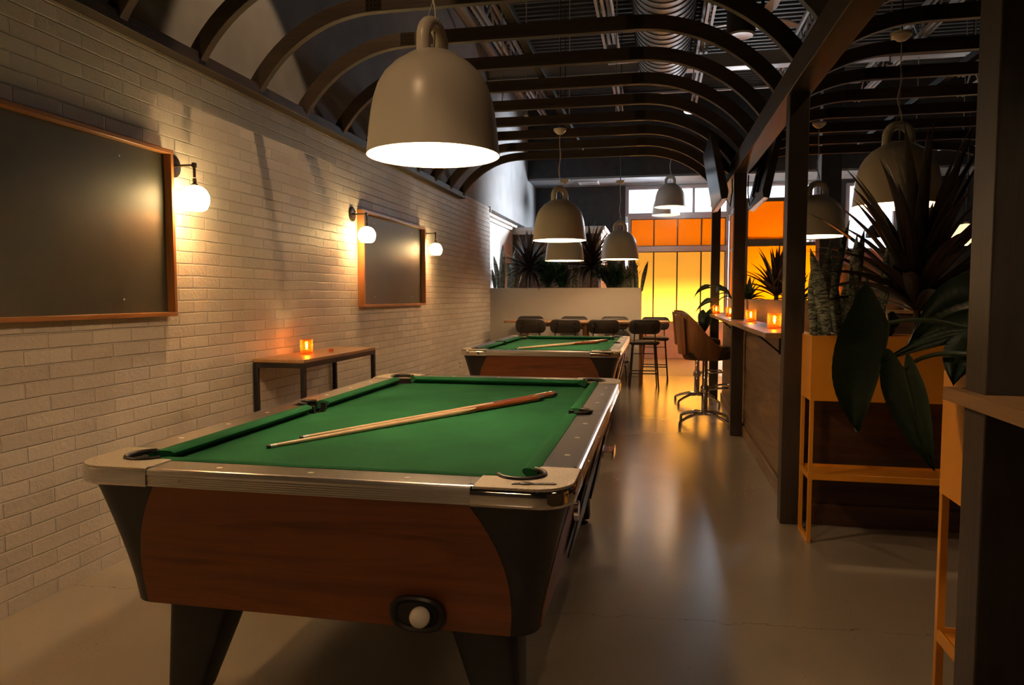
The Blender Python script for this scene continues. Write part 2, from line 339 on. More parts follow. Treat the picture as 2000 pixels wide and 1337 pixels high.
# corrugated roof deck
ck = MB(); ys = []; y = -3.2; k = 0
prof = []
while y < 14.5:
    prof += [(y, 5.30), (y + .05, 5.30), (y + .075, 5.25), (y + .125, 5.25)]; y += .15
ck.loft([[(-2.6, a, b) for a, b in prof], [(9, a, b) for a, b in prof]], closed=False, cap=False)
ck.box((-3, -3.3, 5.31), (9.1, 15.6, 5.4))
struct(ck.obj('ceiling', 'deck', smooth=False))

# main window wall
def window(name, x0, x1, z0, z1, y, cols, panem, frame='mauve', fw=.055, muntin='muntin', mw=.028, d=.08):
    f = MB().box((x0, y - .02, z0), (x0 + fw, y + d, z1)).box((x1 - fw, y - .02, z0), (x1, y + d, z1)).box((x0 + fw, y - .02, z0), (x1 - fw, y + d, z0 + fw)).box((x0 + fw, y - .02, z1 - fw), (x1 - fw, y + d, z1))
    o = struct(f.obj(name, frame, bevel=.004))
    a, b = x0 + fw, x1 - fw; w_ = (b - a) / cols
    pn = B((a, y + .03, z0 + fw), (b, y + .038, z1 - fw)).obj('pane', panem, o, smooth=False)
    mm = MB()
    if muntin:
        for i in range(1, cols): mm.box((a + i * w_ - mw / 2, y, z0 + fw), (a + i * w_ + mw / 2, y + .029, z1 - fw))
        mm.box((a, y, z0 + fw), (b, y + .029, z0 + fw + .015)).box((a, y, z1 - fw - .015), (b, y + .029, z1 - fw)).box((a, y, z0 + fw + .015), (a + .015, y + .029, z1 - fw - .015)).box((b - .015, y, z0 + fw + .015), (b, y + .029, z1 - fw - .015))
        mm.obj('muntin', muntin, o, smooth=False)
    return o
window('window_1', -.64, 1.40, .70, 2.29, 15.42, 4, 'pane1')
window('window_2', -.64, 1.40, 2.29, 2.97, 15.42, 4, 'pane2')
w3 = window('window_3', -.70, 1.42, 2.97, 3.60, 15.42, 3, 'glass', muntin='mauve', mw=.05)
window('window_4', 1.42, 3.10, 2.95, 3.60, 15.42, 3, 'glass', muntin='mauve', mw=.05)
window('window_10', 1.42, 3.10, .02, 2.93, 15.42, 2, 'glass', muntin='mauve', mw=.05)
window('window_5', 3.64, 4.56, 2.2, 3.54, 15.42, 1, 'glass', muntin=None)
# glazed draught lobby standing in front of the back wall
window('window_6', 1.44, 2.14, 2.22, 2.98, 13.0, 1, 'pane2', 'olive', .06, None)
window('window_7', 1.44, 2.14, .70, 2.22, 13.0, 1, 'pane2', 'olive', .06, None)
window('window_8', 2.14, 2.84, .70, 2.22, 13.0, 1, 'pane2', 'olive', .06, None)
struct(B((2.14, 13.0, 2.26), (2.84, 13.06, 2.98)).obj('wall_lobby', 'olive', smooth=False))
struct(MB().box((1.44, 12.99, 0), (2.84, 13.08, .70)).box((1.42, 13.1, 2.98), (1.46, 15.4, 3.02)).obj('wall_lobby_base', 'olive', smooth=False))
sf = MB()
for yy in (13.08, 13.85, 14.6, 15.34): sf.box((1.42, yy, 0), (1.47, yy + .05, 2.95))
for zz in (.0, .7, 2.2, 2.93): sf.box((1.425, 13.13, zz), (1.465, 15.34, zz + .05))
sfo = struct(sf.obj('window_9', 'mauve', bevel=.003)); B((1.44, 13.13, .05), (1.448, 15.34, 2.93)).obj('pane', 'pane2', sfo, smooth=False)
# pavement outside the windows; added slab above it shades the upper orange panes
struct(B((-6, 15.6, -.12), (12, 40, -.02)).obj('ground_outside', 'ground', smooth=False))
struct(B((-1.6, 15.62, 2.99), (1.9, 16.9, 3.05)).obj('pane_shade_slab', 'black', smooth=False))
struct(MB().box((3.0, 15.62, -.02), (3.06, 22, 2.6)).obj('wall_outside', 'white', smooth=False))

# white planter wall with soil, closing the pool room
pw = MB().box((-2.80, 11.8, 0), (-.27, 11.84, 1.44)).box((-.31, 11.84, 0), (-.27, 12.2, 1.44)).box((-2.80, 12.2, 0), (-.27, 12.24, 1.44)).box((-2.80, 11.84, 1.30), (-.31, 12.2, 1.34))
struct(pw.obj('wall_planter', 'planterwhite', bevel=.004))
tag(B((-2.79, 11.845, 1.345), (-.315, 12.195, 1.385)).obj('planting_soil', 'soil', smooth=False), 'dark potting soil inside the long white planter wall', 'soil')['kind'] = 'stuff'

# divider half walls along the aisle
struct(MB().box((.80, 4.38, .0), (.90, 9.3, 1.055)).obj('wall_divider', 'oakpanel', smooth=False))
struct(MB().box((.78, 4.38, 0), (.80, 6.90, .10)).box((.78, 7.03, 0), (.80, 9.28, .10)).obj('baseboard_divider', 'oakpanel', bevel=.004))
struct(MB().box((.87, 4.30, 0), (2.6, 4.375, .76)).obj('wall_divider_end', 'walnut', smooth=False))
struct(B((.87, 4.28, 0), (2.6, 4.30, .12)).obj('baseboard_divider_end', 'walnut', bevel=.004))
struct(B((.82, .3, 0), (.92, 1.70, 1.05)).obj('wall_divider_near', 'stainz', smooth=False))

# timber posts
def post(x0, y0, z1, label):
    o = B((0, 0, 0), (.105, .11, z1)).obj('timber_post', 'stainz', bevel=.004); o.location = (x0, y0, 0); return tag(o, label, 'post', None)
post(.70, 1.72, 2.42, 'dark timber post at the far right edge of the picture, nearest to the viewer')
post(.70, 4.26, 2.42, 'dark timber post between the candle ledge and the orange planter with snake plants')
post(.675, 6.91, 2.42, 'dark timber post beside the nearer swivel bar stool and below the screens')
post(.645, 9.30, 2.42, 'dark timber post at the far end of the candle ledge, furthest down the aisle')
def header(x0, x1, y0, y1, label):
    o = B((x0, y0 - 4.3, 2.42), (x1, y1 - 4.3, 2.57)).obj('header_beam', 'stainy', bevel=.004); o.location.y = 4.3; o.rotation_euler.z = .011; o.location.x = 0; return tag(o, label, 'beam')
header(.69, .82, -2.0, 9.42, 'heavy dark beam on top of the aisle posts, carrying both rows of arches')
header(4.00, 4.13, -2.0, 9.42, 'far right dark beam carrying the ends of the second row of arches')
for yy in (1.72, 4.26, 6.91, 9.30):
    pass
tag(B((WX, -2.2, 2.575), (-2.49, 9.2, 2.64)).obj('ledger_beam', 'stainy', bevel=.003), 'dark ledger beam fixed along the top of the white brick wall', 'beam')

# arched rafters
def fit(o, y):
    s = 1 - .011 * (y - 4.3) / 3.2; o.scale = (s, 1, 1); o.location.x = -2.49 * (1 - s)
def rafter_mesh(fx0, fx1, j0, j1, zt, zf0, zf1, h=.092, t=.05):
    def side(fx, jx, zf):
        run = abs(fx - jx); drop = zt - zf; a = 2 * math.atan(drop / run); r = run / math.sin(a); return a, r
    a0, r0 = side(fx0, j0, zf0); a1, r1 = side(fx1, j1, zf1); pts = []
    for i in range(15):
        a = a0 * (1 - i / 14); pts.append((j0 - r0 * math.sin(a), zt - r0 + r0 * math.cos(a), -math.sin(a), math.cos(a)))
    for i in range(15):
        a = a1 * i / 14; pts.append((j1 + r1 * math.sin(a), zt - r1 + r1 * math.cos(a), math.sin(a), math.cos(a)))
    rings = [[(x, -t / 2, z), (x, t / 2, z), (x + nx * h, t / 2, z + nz * h), (x + nx * h, -t / 2, z + nz * h)] for x, z, nx, nz in pts]
    return MB().loft(rings)
def rafter(args, label, group):
    fx0, fx1, j0, j1, zt, zf0, zf1 = args
    t = thing('arched_rafter', label, 'rafter', (0, 0, 0), 0, group)
    rafter_mesh(*args).obj('curved_timber', 'stain', t, bevel=.003, ang=30)
    for jx in (j0, j1):
        p = MB()
        for s in (-1, 1): p.box((jx - .05, s * .0265 - .002, zt + .004), (jx + .05, s * .0265 + .002, zt + .088))
        for s in (-1, 1):
            for ix in (-.036, -.012, .012, .036):
                for iz in (.02, .046, .072):
                    p.lathe([(.0, .0), (.0045, .0), (.0035, .003), (0.0001, .004)], 6, Matrix.Translation((jx + ix, s * .0285, zt + iz)) @ Matrix.Rotation(R(90) * -s, 4, 'X'))
        p.obj('joint_plate', 'bronze', t)
    return t
LEFTV = (-2.492, .715, -1.72, -.17, 3.03, 2.60, 2.575); RIGHTV = (.795, 4.02, 1.62, 3.15, 2.98, 2.575, 2.575)
ORD = ['nearest', 'second', 'third', 'fourth', 'fifth', 'sixth', 'seventh', 'eighth', 'ninth', 'tenth', 'eleventh', 'twelfth']
ys = [3.04, 3.65, 4.25, 4.86, 5.47, 6.08, 6.69, 7.30, 7.91, 8.52, 9.10]
r0 = rafter(LEFTV, 'curved dark timber rafter over the pool tables, nearest of the row in view', 'arched rafters over the pool tables'); r0.location.y = ys[0]; fit(r0, ys[0])
for i, yy in enumerate(ys[1:], 1):
    fit(dup(r0, (0, yy, 0), 0, 'curved dark rafter over the pool tables, %s' % ('last of the row, at the far end' if i == len(ys) - 1 else ORD[i] + ' from the viewer along the brick wall')), yy)
dup(r0, (0, 2.43, 0), 0, 'curved dark timber rafter just above the viewer, mostly out of the picture at top left')
q0 = rafter(RIGHTV, 'dark rafter right of the heavy beam, nearest of that row', 'arched rafters over the bar side'); q0.location.y = 4.32
for i, yy in enumerate(ys[3:], 1):
    dup(q0, (-.011 * (yy - 4.3), yy + .07, 0), 0, 'dark rafter right of the heavy beam, %s' % ('last at the far end' if i == 8 else ORD[i] + ' from the viewer'))
# ridge battens above the arches with hanging rods
for x, z, lab in ((-.975, 3.125, 'slim ridge batten lying over the arches above the pool tables'), (2.3, 3.075, 'slim ridge batten lying over the arches on the bar side')):
    tag(B((x - .03, -1.9, z), (x + .03, 9.2, z + .05)).obj('ridge_batten', 'stainy', bevel=.003), lab, 'batten')
rod = None
for x, y_, lab in ((-1.09, 8.0, 'left of the pair of thin steel rods behind the second pendant cord'), (-.99, 8.05, 'right of the pair of thin steel rods behind the second pendant cord'),
                  (-1.5, 6.9, 'thin steel hanging rod left of the paired rods'), (-1.32, 7.2, 'thin steel hanging rod close left of the paired rods'), (-.45, 7.6, 'thin dark hanging rod beside the round duct'),
                  (1.75, 6.2, 'thin hanging rod over the bar side, left one'), (2.35, 6.2, 'thin hanging rod over the bar side, middle one'), (3.1, 7.8, 'thin hanging rod over the bar side, right one')):
    o = MB().tube([(0, 0, 3.1), (0, 0, 5.25)], .006, 6).box((-.02, -.015, 3.1), (.02, .015, 3.115)).box((-.02, -.015, 5.235), (.02, .015, 5.25)).obj('hanging_rod', 'steel')
    o.location = (x, y_, 0); tag(o, lab, 'rod', 'hanging rods')

# exposed roof steel
def joist(x, label, y0=-3, y1=14.3, g='open web roof joists'):
    t = thing('roof_joist', label, 'joist', (x, 0, 0), 0, g)
    for zc, nm in ((5.20, 'top_chord'), (4.86, 'bottom_chord')):
        MB().box((-.055, y0, zc - .03), (-.02, y1, zc + .03)).box((.02, y0, zc - .03), (.055, y1, zc + .03)).obj(nm, 'steel', t, smooth=False)
    wb = MB(); y = y0; n = 0
    while y < y1 - .3:
        wb.bar((0, y, 4.86 if n % 2 else 5.2), (0, y + .3, 5.2 if n % 2 else 4.86), .022, .022); y += .3; n += 1
    wb.obj('web', 'steel', t, smooth=False); return t
j0 = joist(-2.25, 'open web steel joist under the roof, nearest to the brick wall')
for x, l in ((-.75, 'open web steel joist under the roof, second from the brick wall'), (.60, 'open web steel joist just right of the round duct'), (2.0, 'open web steel joist over the bar side, third from the right wall'), (3.5, 'open web steel joist over the bar side'), (5.2, 'open web steel joist furthest right')):
    dup(j0, (x, 0, 0), 0, l)
tag(MB().box((-2.6, 10.97, 4.60), (9, 11.03, 4.80)).box((-2.6, 10.90, 4.58), (9, 11.10, 4.60)).obj('steel_girder', 'steel', bevel=.004), 'grey steel girder crossing below the roof joists', 'girder')
tag(MB().box((-2.6, -3, 5.06), (-2.53, 14.3, 5.12)).box((-2.6, -3, 4.98), (-2.59, 14.3, 5.06)).obj('wall_angle', 'steel', bevel=.003), 'long steel angle along the top of the left wall', 'angle')
for z_, x0, x1, y_, lab in ((4.62, -2.5, -.6, 7.6, 'thin conduit pipe crossing under the roof, nearer one'), (4.70, -2.5, -.6, 9.3, 'thin conduit pipe crossing under the roof, middle one'), (4.62, -2.5, 3.0, 12.2, 'thin conduit pipe crossing under the roof, furthest one'), (4.5, 1.6, 8, 6.6, 'thin conduit pipe above the bar side')):
    tag(MB().tube([(x0, y_, z_), (x1, y_, z_)], .022, 8).obj('conduit_pipe', 'steel'), lab, 'pipe', 'ceiling pipes')
tag(MB().tube([(-.55, -2, 4.55), (-.55, 9.9, 4.55)], .02, 8).obj('conduit_pipe', 'steel'), 'thin conduit pipe running away beside the round duct', 'pipe', 'ceiling pipes')
# round duct
t = thing('round_duct', 'large round grey spiral duct hanging under the roof', 'duct', (.03, 0, 4.66))
MB().tube([(0, -2.5, 0), (0, 10.6, 0)], .36, 40).obj('duct_body', 'duct', t)
rb = MB(); y = -2.4; 
while y < 10.5:
    ring = [(.362 * math.cos(2 * PI * k / 40), y + .05 * k / 40, .362 * math.sin(2 * PI * k / 40)) for k in range(40)]
    rb.tube(ring, .0075, 4, closed=True); y += .155
rb.obj('spiral_seam', 'ductseam', t)
MB().tube([(0, 10.6, 0), (0, 10.75, -.02), (0, 10.85, -.06)], [.37, .36, .3], 40).obj('end_cap', 'duct', t)
MB().tube([(-.3, 10.2, -.02), (-.75, 10.25, -.02)], .13, 20).obj('branch', 'duct', t)
for s in (-1, 1): MB().box((s * .37 - .02, 6.9, -.12), (s * .37 + .02, 7.0, .12)).tube([(s * .37, 6.95, .1), (s * .37, 6.95, .58)], .006, 6).obj('hanger', 'steel', t)
# ceiling fan, downlight can, disc lights
t = thing('ceiling_fan', 'dark ceiling fan with three blades above the bar side', 'fan', (1.05, 8.2, 4.25))
MB().lathe([(.001, -.1), (.07, -.09), (.09, -.03), (.07, .05), (.02, .08), (.015, .5)], 20).obj('motor', 'tvb', t)
for k in range(3):
    MB().add([(.06, -.03, 0), (.3, -.07, .012), (.52, -.045, .01), (.55, .02, 0), (.3, .05, -.012), (.06, .03, 0)], [(0, 1, 2, 3, 4, 5)]).add([(.06, -.03, .008), (.3, -.07, .02), (.52, -.045, .018), (.55, .02, .008), (.3, .05, -.004), (.06, .03, .008)], [(5, 4, 3, 2, 1, 0)],).obj('blade', 'mauve', t).rotation_euler = (0, 0, R(40 + 120 * k))
t = thing('hanging_downlight', 'black can downlight with a round grey face behind the arches', 'light', (.78, 7.7, 3.9))
MB().lathe([(.14, .02), (.14, .34), (.02, .36), (.015, 1.35)], 28).obj('can', 'black', t)
MB().lathe([(.001, .012), (.03, .014), (.12, .006), (.14, .02)], 28).obj('face', 'lampgrey', t)
M['disc'] = emis('disc_light_face', (1, 1, 1), 1.6)
for x, y_, z_, lab in ((.42, 9.9, 3.72, 'small lit disc light seen between arches near the left screen'), (2.9, 13.4, 3.55, 'lit disc light under the ceiling behind the right pendants'), (3.6, 8.6, 4.2, 'lit disc light high above the bar side')):
    t = thing('disc_light', lab, 'light', (x, y_, z_), 0, 'disc lights')
    MB().lathe([(.001, .0), (.11, .0), (.12, .012)], 24).obj('diffuser', 'disc', t); MB().lathe([(.12, .012), (.125, .03), (.02, .04), (.006, .05), (.006, 5.26 - z_)], 24).obj('housing', 'lampgrey', t)
t = thing('air_vent', 'square grey air diffuser under the black soffit', 'vent', (-1.42, 14.85, 3.60))
MB().box((-.2, -.2, .0), (.2, -.17, .02)).box((-.2, .17, 0), (.2, .2, .02)).box((-.2, -.17, 0), (-.17, .17, .02)).box((.17, -.17, 0), (.2, .17, .02)).obj('frame', 'steel', t)
mb = MB()
for i in range(5): mb.box((-.17, -.14 + i * .065, .002), (.17, -.11 + i * .065, .012))
mb.obj('slat', 'steel', t)
t = struct(B((2.50, 12.2, 0), (2.80, 12.5, 5.25)).obj('column', 'blackwall', bevel=.005))

# ------------------------------------------------------------------ pool tables
def pool_table(label):
    t = thing('pool_table', label, 'pool table', (0, 0, 0), 0, 'pool tables')
    # flared body with rounded vinyl corners
    rings = []
    for k in range(7):
        f = k / 6; z = .372 + (.762 - .372) * f; e = f ** 1.25
        rings.append([(x, y, z) for x, y in rrect(.625 + .085 * e, 1.165 + .085 * e, .075 + .03 * f, 6)])
    MB().loft(rings).obj('cabinet', 'vinyl', t, ang=50)
    # wood side panels with bowed ends
    def panel(front, mt_, name='side_panel'):
        mb = MB(); rows = []; n = 10
        for k in range(n + 1):
            f = k / n; z = .374 + (.757 - .374) * f; e = ((z - .372) / .390) ** 1.25
            off = (1.165 if front else .625) + .085 * e + .003
            top, bot = (.462, .555) if front else (.985, 1.10)
            half = top + (bot - top) * (1 - f ** 2.3)
            half += .012 * math.sin(PI * f)
            rows.append([(u, -off, z) for u in (-half, -half * .5, 0, half * .5, half)] if front else [(off, u, z) for u in (-half, -half * .5, 0, half * .5, half)])
        m2 = MB().loft(rows, closed=False, cap=False)
        back = [[(p[0], p[1] + .006, p[2]) if front else (p[0] - .006, p[1], p[2]) for p in r] for r in rows]
        m2.loft(back, closed=False, cap=False)
        for i in range(n):
            for j in (0, 4): m2.add([rows[i][j], rows[i + 1][j], back[i + 1][j], back[i][j]], [(0, 1, 2, 3)])
        m2.add([*rows[0], *reversed(back[0])], [tuple(range(10))]); m2.add([*rows[-1], *reversed(back[-1])], [tuple(range(10))])
        return m2.obj(name, mt_, t, ang=50)
    p1 = panel(True, 'cherry'); p2 = panel(True, 'cherry'); p2.rotation_euler = (0, 0, PI)
    p3 = panel(False, 'cherryy'); p4 = panel(False, 'cherryy'); p4.rotation_euler = (0, 0, PI)
    # slate and cloth with pocket bites
    pk = [(.577, 1.117, .062), (-.577, 1.117, .062), (-.577, -1.117, .062), (.577, -1.117, .062), (.600, 0, .058), (-.600, 0, .058)]
    A, Bb = .60, 1.14
    def bed():
        out = []
        def corner(sx, sy, a0, a1): out.extend(arc(sx * .577, sy * 1.117, .062, a0, a1, 8))
        # walk counter-clockwise, biting each pocket from the inside
        corner(1, -1, 200, 70) if 0 else None
        out.extend([(x, y) for x, y in arc(.577, -1.117, .062, 202, 68, 8)]); out.append((A, -.06)); out.extend(arc(.600, 0, .058, 270, 90, 8)); out.append((A, .06))
        out.extend(arc(.577, 1.117, .062, 292, 158, 8)); out.extend(arc(-.577, 1.117, .062, 22, -112, 8)); out.append((-A, .06)); out.extend(arc(-.600, 0, .058, 90, -90, 8)); out.append((-A, -.06))
        out.extend(arc(-.577, -1.117, .062, 112, -22, 8)); return out
    MB().prism(bed(), .745, .772).obj('playing_bed', 'cloth', t, ang=20)
    # rails: laminate boards
    def board(x0, x1, y0, y1): return MB().box((x0, y0, .748), (x1, y1, .808))
    def rail(a, b, name='rail'): return B((a[0], a[1], .770), (b[0], b[1], .808)).obj(name, 'lam', t, bevel=.003)
    rl = []
    for s in (-1, 1):
        x0, x1 = sorted((s * .612, s * .722))
        for q in (-1, 1):
            y0, y1 = sorted((q * .062, q * 1.025)); rl.append(rail((x0, y0), (x1, y1)))
        rl.append(None)
    for s in (-1, 1):
        y0, y1 = sorted((s * 1.150, s * 1.262)); rl.append(rail((-.485, y0), (.485, y1)))
    # joining piece behind the side pockets
    for s in (-1, 1):
        x0, x1 = sorted((s * .668, s * .722)); B((x0, -.062, .770), (x1, .062, .8079)).obj('rail_bridge', 'lam', t, smooth=False)
    # sights
    def sights(pts, r):
        for x, y in pts: MB().lathe([(.008, 0), (.0075, .0012), (.0001, .0014)], 12, Matrix.Translation((x, y, .808)) @ Matrix.Diagonal((1.25, 1, 1, 1))).obj('sight', 'sight', r)
    idx = 0
    for s in (-1, 1):
        for q in (-1, 1):
            r_ = rl[idx]; idx += 1; sights([(s * .667, q * y) for y in (.28, .56, .84)], r_)
        idx += 1
    sights([(x, -1.206) for x in (-.28, 0, .28)], rl[6]); sights([(x, 1.206) for x in (-.28, 0, .28)], rl[7])
    # cushions
    prof = [(0, .772), (0, .8085), (.012, .813), (.03, .812), (.046, .807), (.052, .800), (.050, .793), (.034, .784), (.020, .774)]
    def cushion(axis, base, sgn, l0, l1, k0, k1):
        # axis 'y': runs in y, base x, sgn = direction of nose; k = mitre slopes at the ends
        rings = []
        for end, l, kk in ((0, l0, k0), (1, l1, k1)):
            ring = []
            for u, z in prof:
                p = l + (kk * u if end == 0 else -kk * u)
                ring.append((base + sgn * u, p, z) if axis == 'y' else (p, base + sgn * u, z))
            rings.append(ring)
        a, b = rings; mid = [[tuple(a[i][c] * (1 - f) + b[i][c] * f for c in range(3)) for i in range(len(a))] for f in (0, .02, .98, 1)]
        return MB().loft(mid).obj('cushion', 'cloth', t, ang=45)
    for s in (-1, 1):
        cushion('y', s * .612, -s, .068, 1.075, .35, .95); cushion('y', s * .612, -s, -1.075, -.068, .95, .35)
        cushion('x', s * 1.150, -s, -.535, .535, .95, .95)
    # corner castings, liners, pockets
    def corner(sx, sy):
        R0 = .10
        def P(pts): return [(sx * x, sy * y) for x, y in pts]
        o = [(.475, 1.2675)] + [(.6275 + R0 * math.sin(R(a)), 1.1675 + R0 * math.cos(R(a))) for a in range(0, 91, 10)] + [(.7275, 1.02)]
        inn = [(.612, 1.02), (.612, 1.068)] + arc(.577, 1.117, .060, -40, 130, 12)[1:] + [(.535, 1.150), (.475, 1.150)]
        top = P(o + inn)
        MB().prism(top, .790, .8125).obj('corner_plate', 'nickel', t, bevel=.0015, seg=1)
        band = MB(); rings = []
        for z, d in ((.757, -.004), (.760, .002), (.768, .004), (.790, .004), (.800, .003), (.807, -.001), (.8115, -.009)):
            pts = [(.47, 1.2675 + d)] + [(.6275 + (R0 + d) * math.sin(R(a)), 1.1675 + (R0 + d) * math.cos(R(a))) for a in range(0, 91, 7)] + [(.7275 + d, 1.015)]
            rings.append([(x, y, z) for x, y in P(pts)])
        rings += [[(x * .985, y * .99, .8125) for x, y, z in rings[-1]]]
        band.loft(rings, closed=False, cap=False); band.obj('corner_band', 'chrome', t, ang=60)
        a0 = math.degrees(math.atan2(sy, sx))
        pa = [(sx * .577 + .064 * math.cos(R(a0 + a)), sy * 1.117 + .064 * math.sin(R(a0 + a)), .810) for a in range(-118, 119, 12)]
        e0, e1 = pa[0], pa[-1]
        path = [V(p) for p in pa]
        lip = MB().tube(path, .0105, 8, sq=.65)
        wall = [[(p.x, p.y, .80), (p.x * .999, p.y * .999, .66)] for p in path]
        lip.loft([[w_[0] for w_ in wall], [w_[1] for w_ in wall]], closed=False, cap=False)
        lip.obj('pocket_liner', 'rubber', t, ang=70)
        MB().lathe([(.068, .758), (.066, .70), (.055, .662), (.001, .66)], 20, Matrix.Translation((sx * .577, sy * 1.117, 0))).obj('pocket', 'rubber', t)
    for sx in (-1, 1):
        for sy in (-1, 1): corner(sx, sy)
    for s in (-1, 1):
        pa = [V((s * .612 + s * .052 * math.cos(R(a)), .052 * math.sin(R(a)), .810)) for a in range(-100, 101, 12)]
        lip = MB().tube(pa, .0095, 8, sq=.65).loft([[(p.x, p.y, .80) for p in pa], [(p.x, p.y, .66) for p in pa]], closed=False, cap=False)
        lip.box((s * .575 - .012, -.066, .758), (s * .575 + .012, -.050, .805)).box((s * .575 - .012, .050, .758), (s * .575 + .012, .066, .805))
        lip.obj('pocket_liner', 'rubber', t, ang=70)
        MB().lathe([(.060, .758), (.058, .70), (.05, .662), (.001, .66)], 20, Matrix.Translation((s * .606, 0, 0))).obj('pocket', 'rubber', t)
    # ribbed trims
    rib = [(.0, .760)]
    for i in range(5):
        z = .7615 + i * .0062; rib += [(.0058, z), (.0072, z + .003), (.0058, z + .0058)]
    rib += [(.0075, .794), (.0072, .799), (.004, .806), (-.002, .8095), (-.008, .8105), (-.008, .760)]
    def trim(horizontal, s, l):
        mb = MB()
        if horizontal: mb.loft([[(u, s * (1.262 + d), z) for d, z in rib] for u in (-l, l)])
        else: mb.loft([[(s * (.722 + d), u, z) for d, z in rib] for u in (-l, l)])
        for u in ([-.36, 0, .36] if horizontal else [-.8, -.4, 0, .4, .8]):
            c = Matrix.Translation((u, s * 1.2695, .782)) @ Matrix.Rotation(R(90) * s, 4, 'X') if horizontal else Matrix.Translation((s * .7295, u, .782)) @ Matrix.Rotation(R(90) * s, 4, 'Y')
            mb.lathe([(.0055, -.001), (.005, .0015), (.002, .0012), (.0001, .0002)], 10, c)
        mb.obj('rail_trim', 'alu', t, ang=15)
    for s in (-1, 1): trim(True, s, .474); trim(False, s, 1.018)
    # legs
    for sx in (-1, 1):
        for sy in (-1, 1):
            top = [(x, y, .375) for x, y in rrect(.105, .10, .035, 4, sx * .448, sy * .99)]
            bot = [(x, y, .035) for x, y in rrect(.055, .055, .022, 4, sx * .515, sy * 1.03)]
            lg = MB().loft([bot, top]).obj('leg', 'vinyl', t, ang=50)
            MB().lathe([(.001, 0), (.045, 0), (.045, .012), (.02, .02), (.02, .036)], 16, Matrix.Translation((sx * .515, sy * 1.03, 0))).obj('foot_leveller', 'rubber', lg)
    # ball return on the near end
    def oval(rx, rz, n=36, pw=2.6):
        out = []
        for k in range(n):
            a = 2 * PI * k / n; c, s_ = math.cos(a), math.sin(a)
            out.append((rx * math.copysign(abs(c) ** (2 / pw), c), rz * math.copysign(abs(s_) ** (2 / pw), s_)))
        return out
    yb = -1.187
    def ovring(rx, rz, y): return [(.30 + x, y - .085 * (z / .376), .424 + z) for x, z in oval(rx, rz)]
    MB().loft([ovring(.078, .056, yb + .004), ovring(.078, .056, yb - .010), ovring(.070, .049, yb - .015), ovring(.060, .040, yb - .010), ovring(.057, .037, yb - .001)], cap=False).obj('ball_return', 'rubber', t, ang=50)
    MB().loft([ovring(.0575, .0375, yb - .0065), ovring(.0575, .0375, yb - .0055)]).obj('ball_return_recess', 'black', t)
    # coin side: panel, slide and viewing window on the long right face
    cs = MB().loft([[(.640, y, .40), (.705, y, .66), (.71, y, .66), (.648, y, .40)] for y in (-.62, -.10)])
    cs.obj('ball_window', 'rubber', t, smooth=False)
    cd = MB().loft([[(.650, y, .42), (.712, y, .70), (.722, y, .70), (.662, y, .42)] for y in (.05, .42)])
    co = cd.obj('coin_door', 'rubber', t, smooth=False)
    MB().box((.70, .15, .58), (.745, .27, .61)).box((.745, .14, .575), (.752, .28, .615)).obj('coin_slide', 'chrome', co, bevel=.002)
    MB().tube([(.69, .34, .55), (.712, .34, .55)], .014, 14).obj('lock', 'chrome', co)
    mb = MB().tube([(.700, -.92, .66), (.712, -.92, .66)], .03, 18); mb.obj('side_badge', 'chrome', t)
    # maker's badge on the near right corner plate
    bd = MB(); mt_ = Matrix.Translation((.635, -1.213, .8125)) @ Matrix.Rotation(R(9), 4, 'Z')
    bd.prism([(-.028, -.010), (.045, -.010), (.050, -.003), (.045, .008), (-.020, .009)], 0, .0015, mt_)
    bd.lathe([(.016, 0), (.0155, .003), (.008, .0045), (.0001, .005)], 18, mt_ @ Matrix.Translation((-.030, 0, 0)) @ Matrix.Diagonal((1.1, .85, 1, 1)))
    bd.prism([(-.066, -.012), (-.044, -.008), (-.046, .006), (-.060, .000)], 0, .002, mt_)
    bo = bd.obj('badge', 'rubber', t)
    c = bpy.data.curves.new('badge_lettering', 'FONT'); c.body = 'Dynamo'; c.size = .019; c.extrude = .0004; c.shear = .3; c.align_x = 'CENTER'; c.align_y = 'CENTER'
    to = bpy.data.objects.new('badge_lettering', c); COL.objects.link(to)
    dg = bpy.context.evaluated_depsgraph_get(); me = bpy.data.meshes.new_from_object(to.evaluated_get(dg)); bpy.data.objects.remove(to)
    me.materials.clear(); me.materials.append(M['nickel']); to = bpy.data.objects.new('badge_lettering', me); COL.objects.link(to)
    to.parent = bo; to.matrix_local = mt_ @ Matrix.Translation((.014, -.001, .002))
    return t
T1 = pool_table('near pool table with green cloth, cherry side and a white ball in its return')
T1.location = (-.945, 3.03, 0); T1.scale = (1.012, 1, 1)
T2 = dup(T1, (-1.06, 7.63, 0), 0, 'far pool table with green cloth, beyond the near one and in front of the chairs')

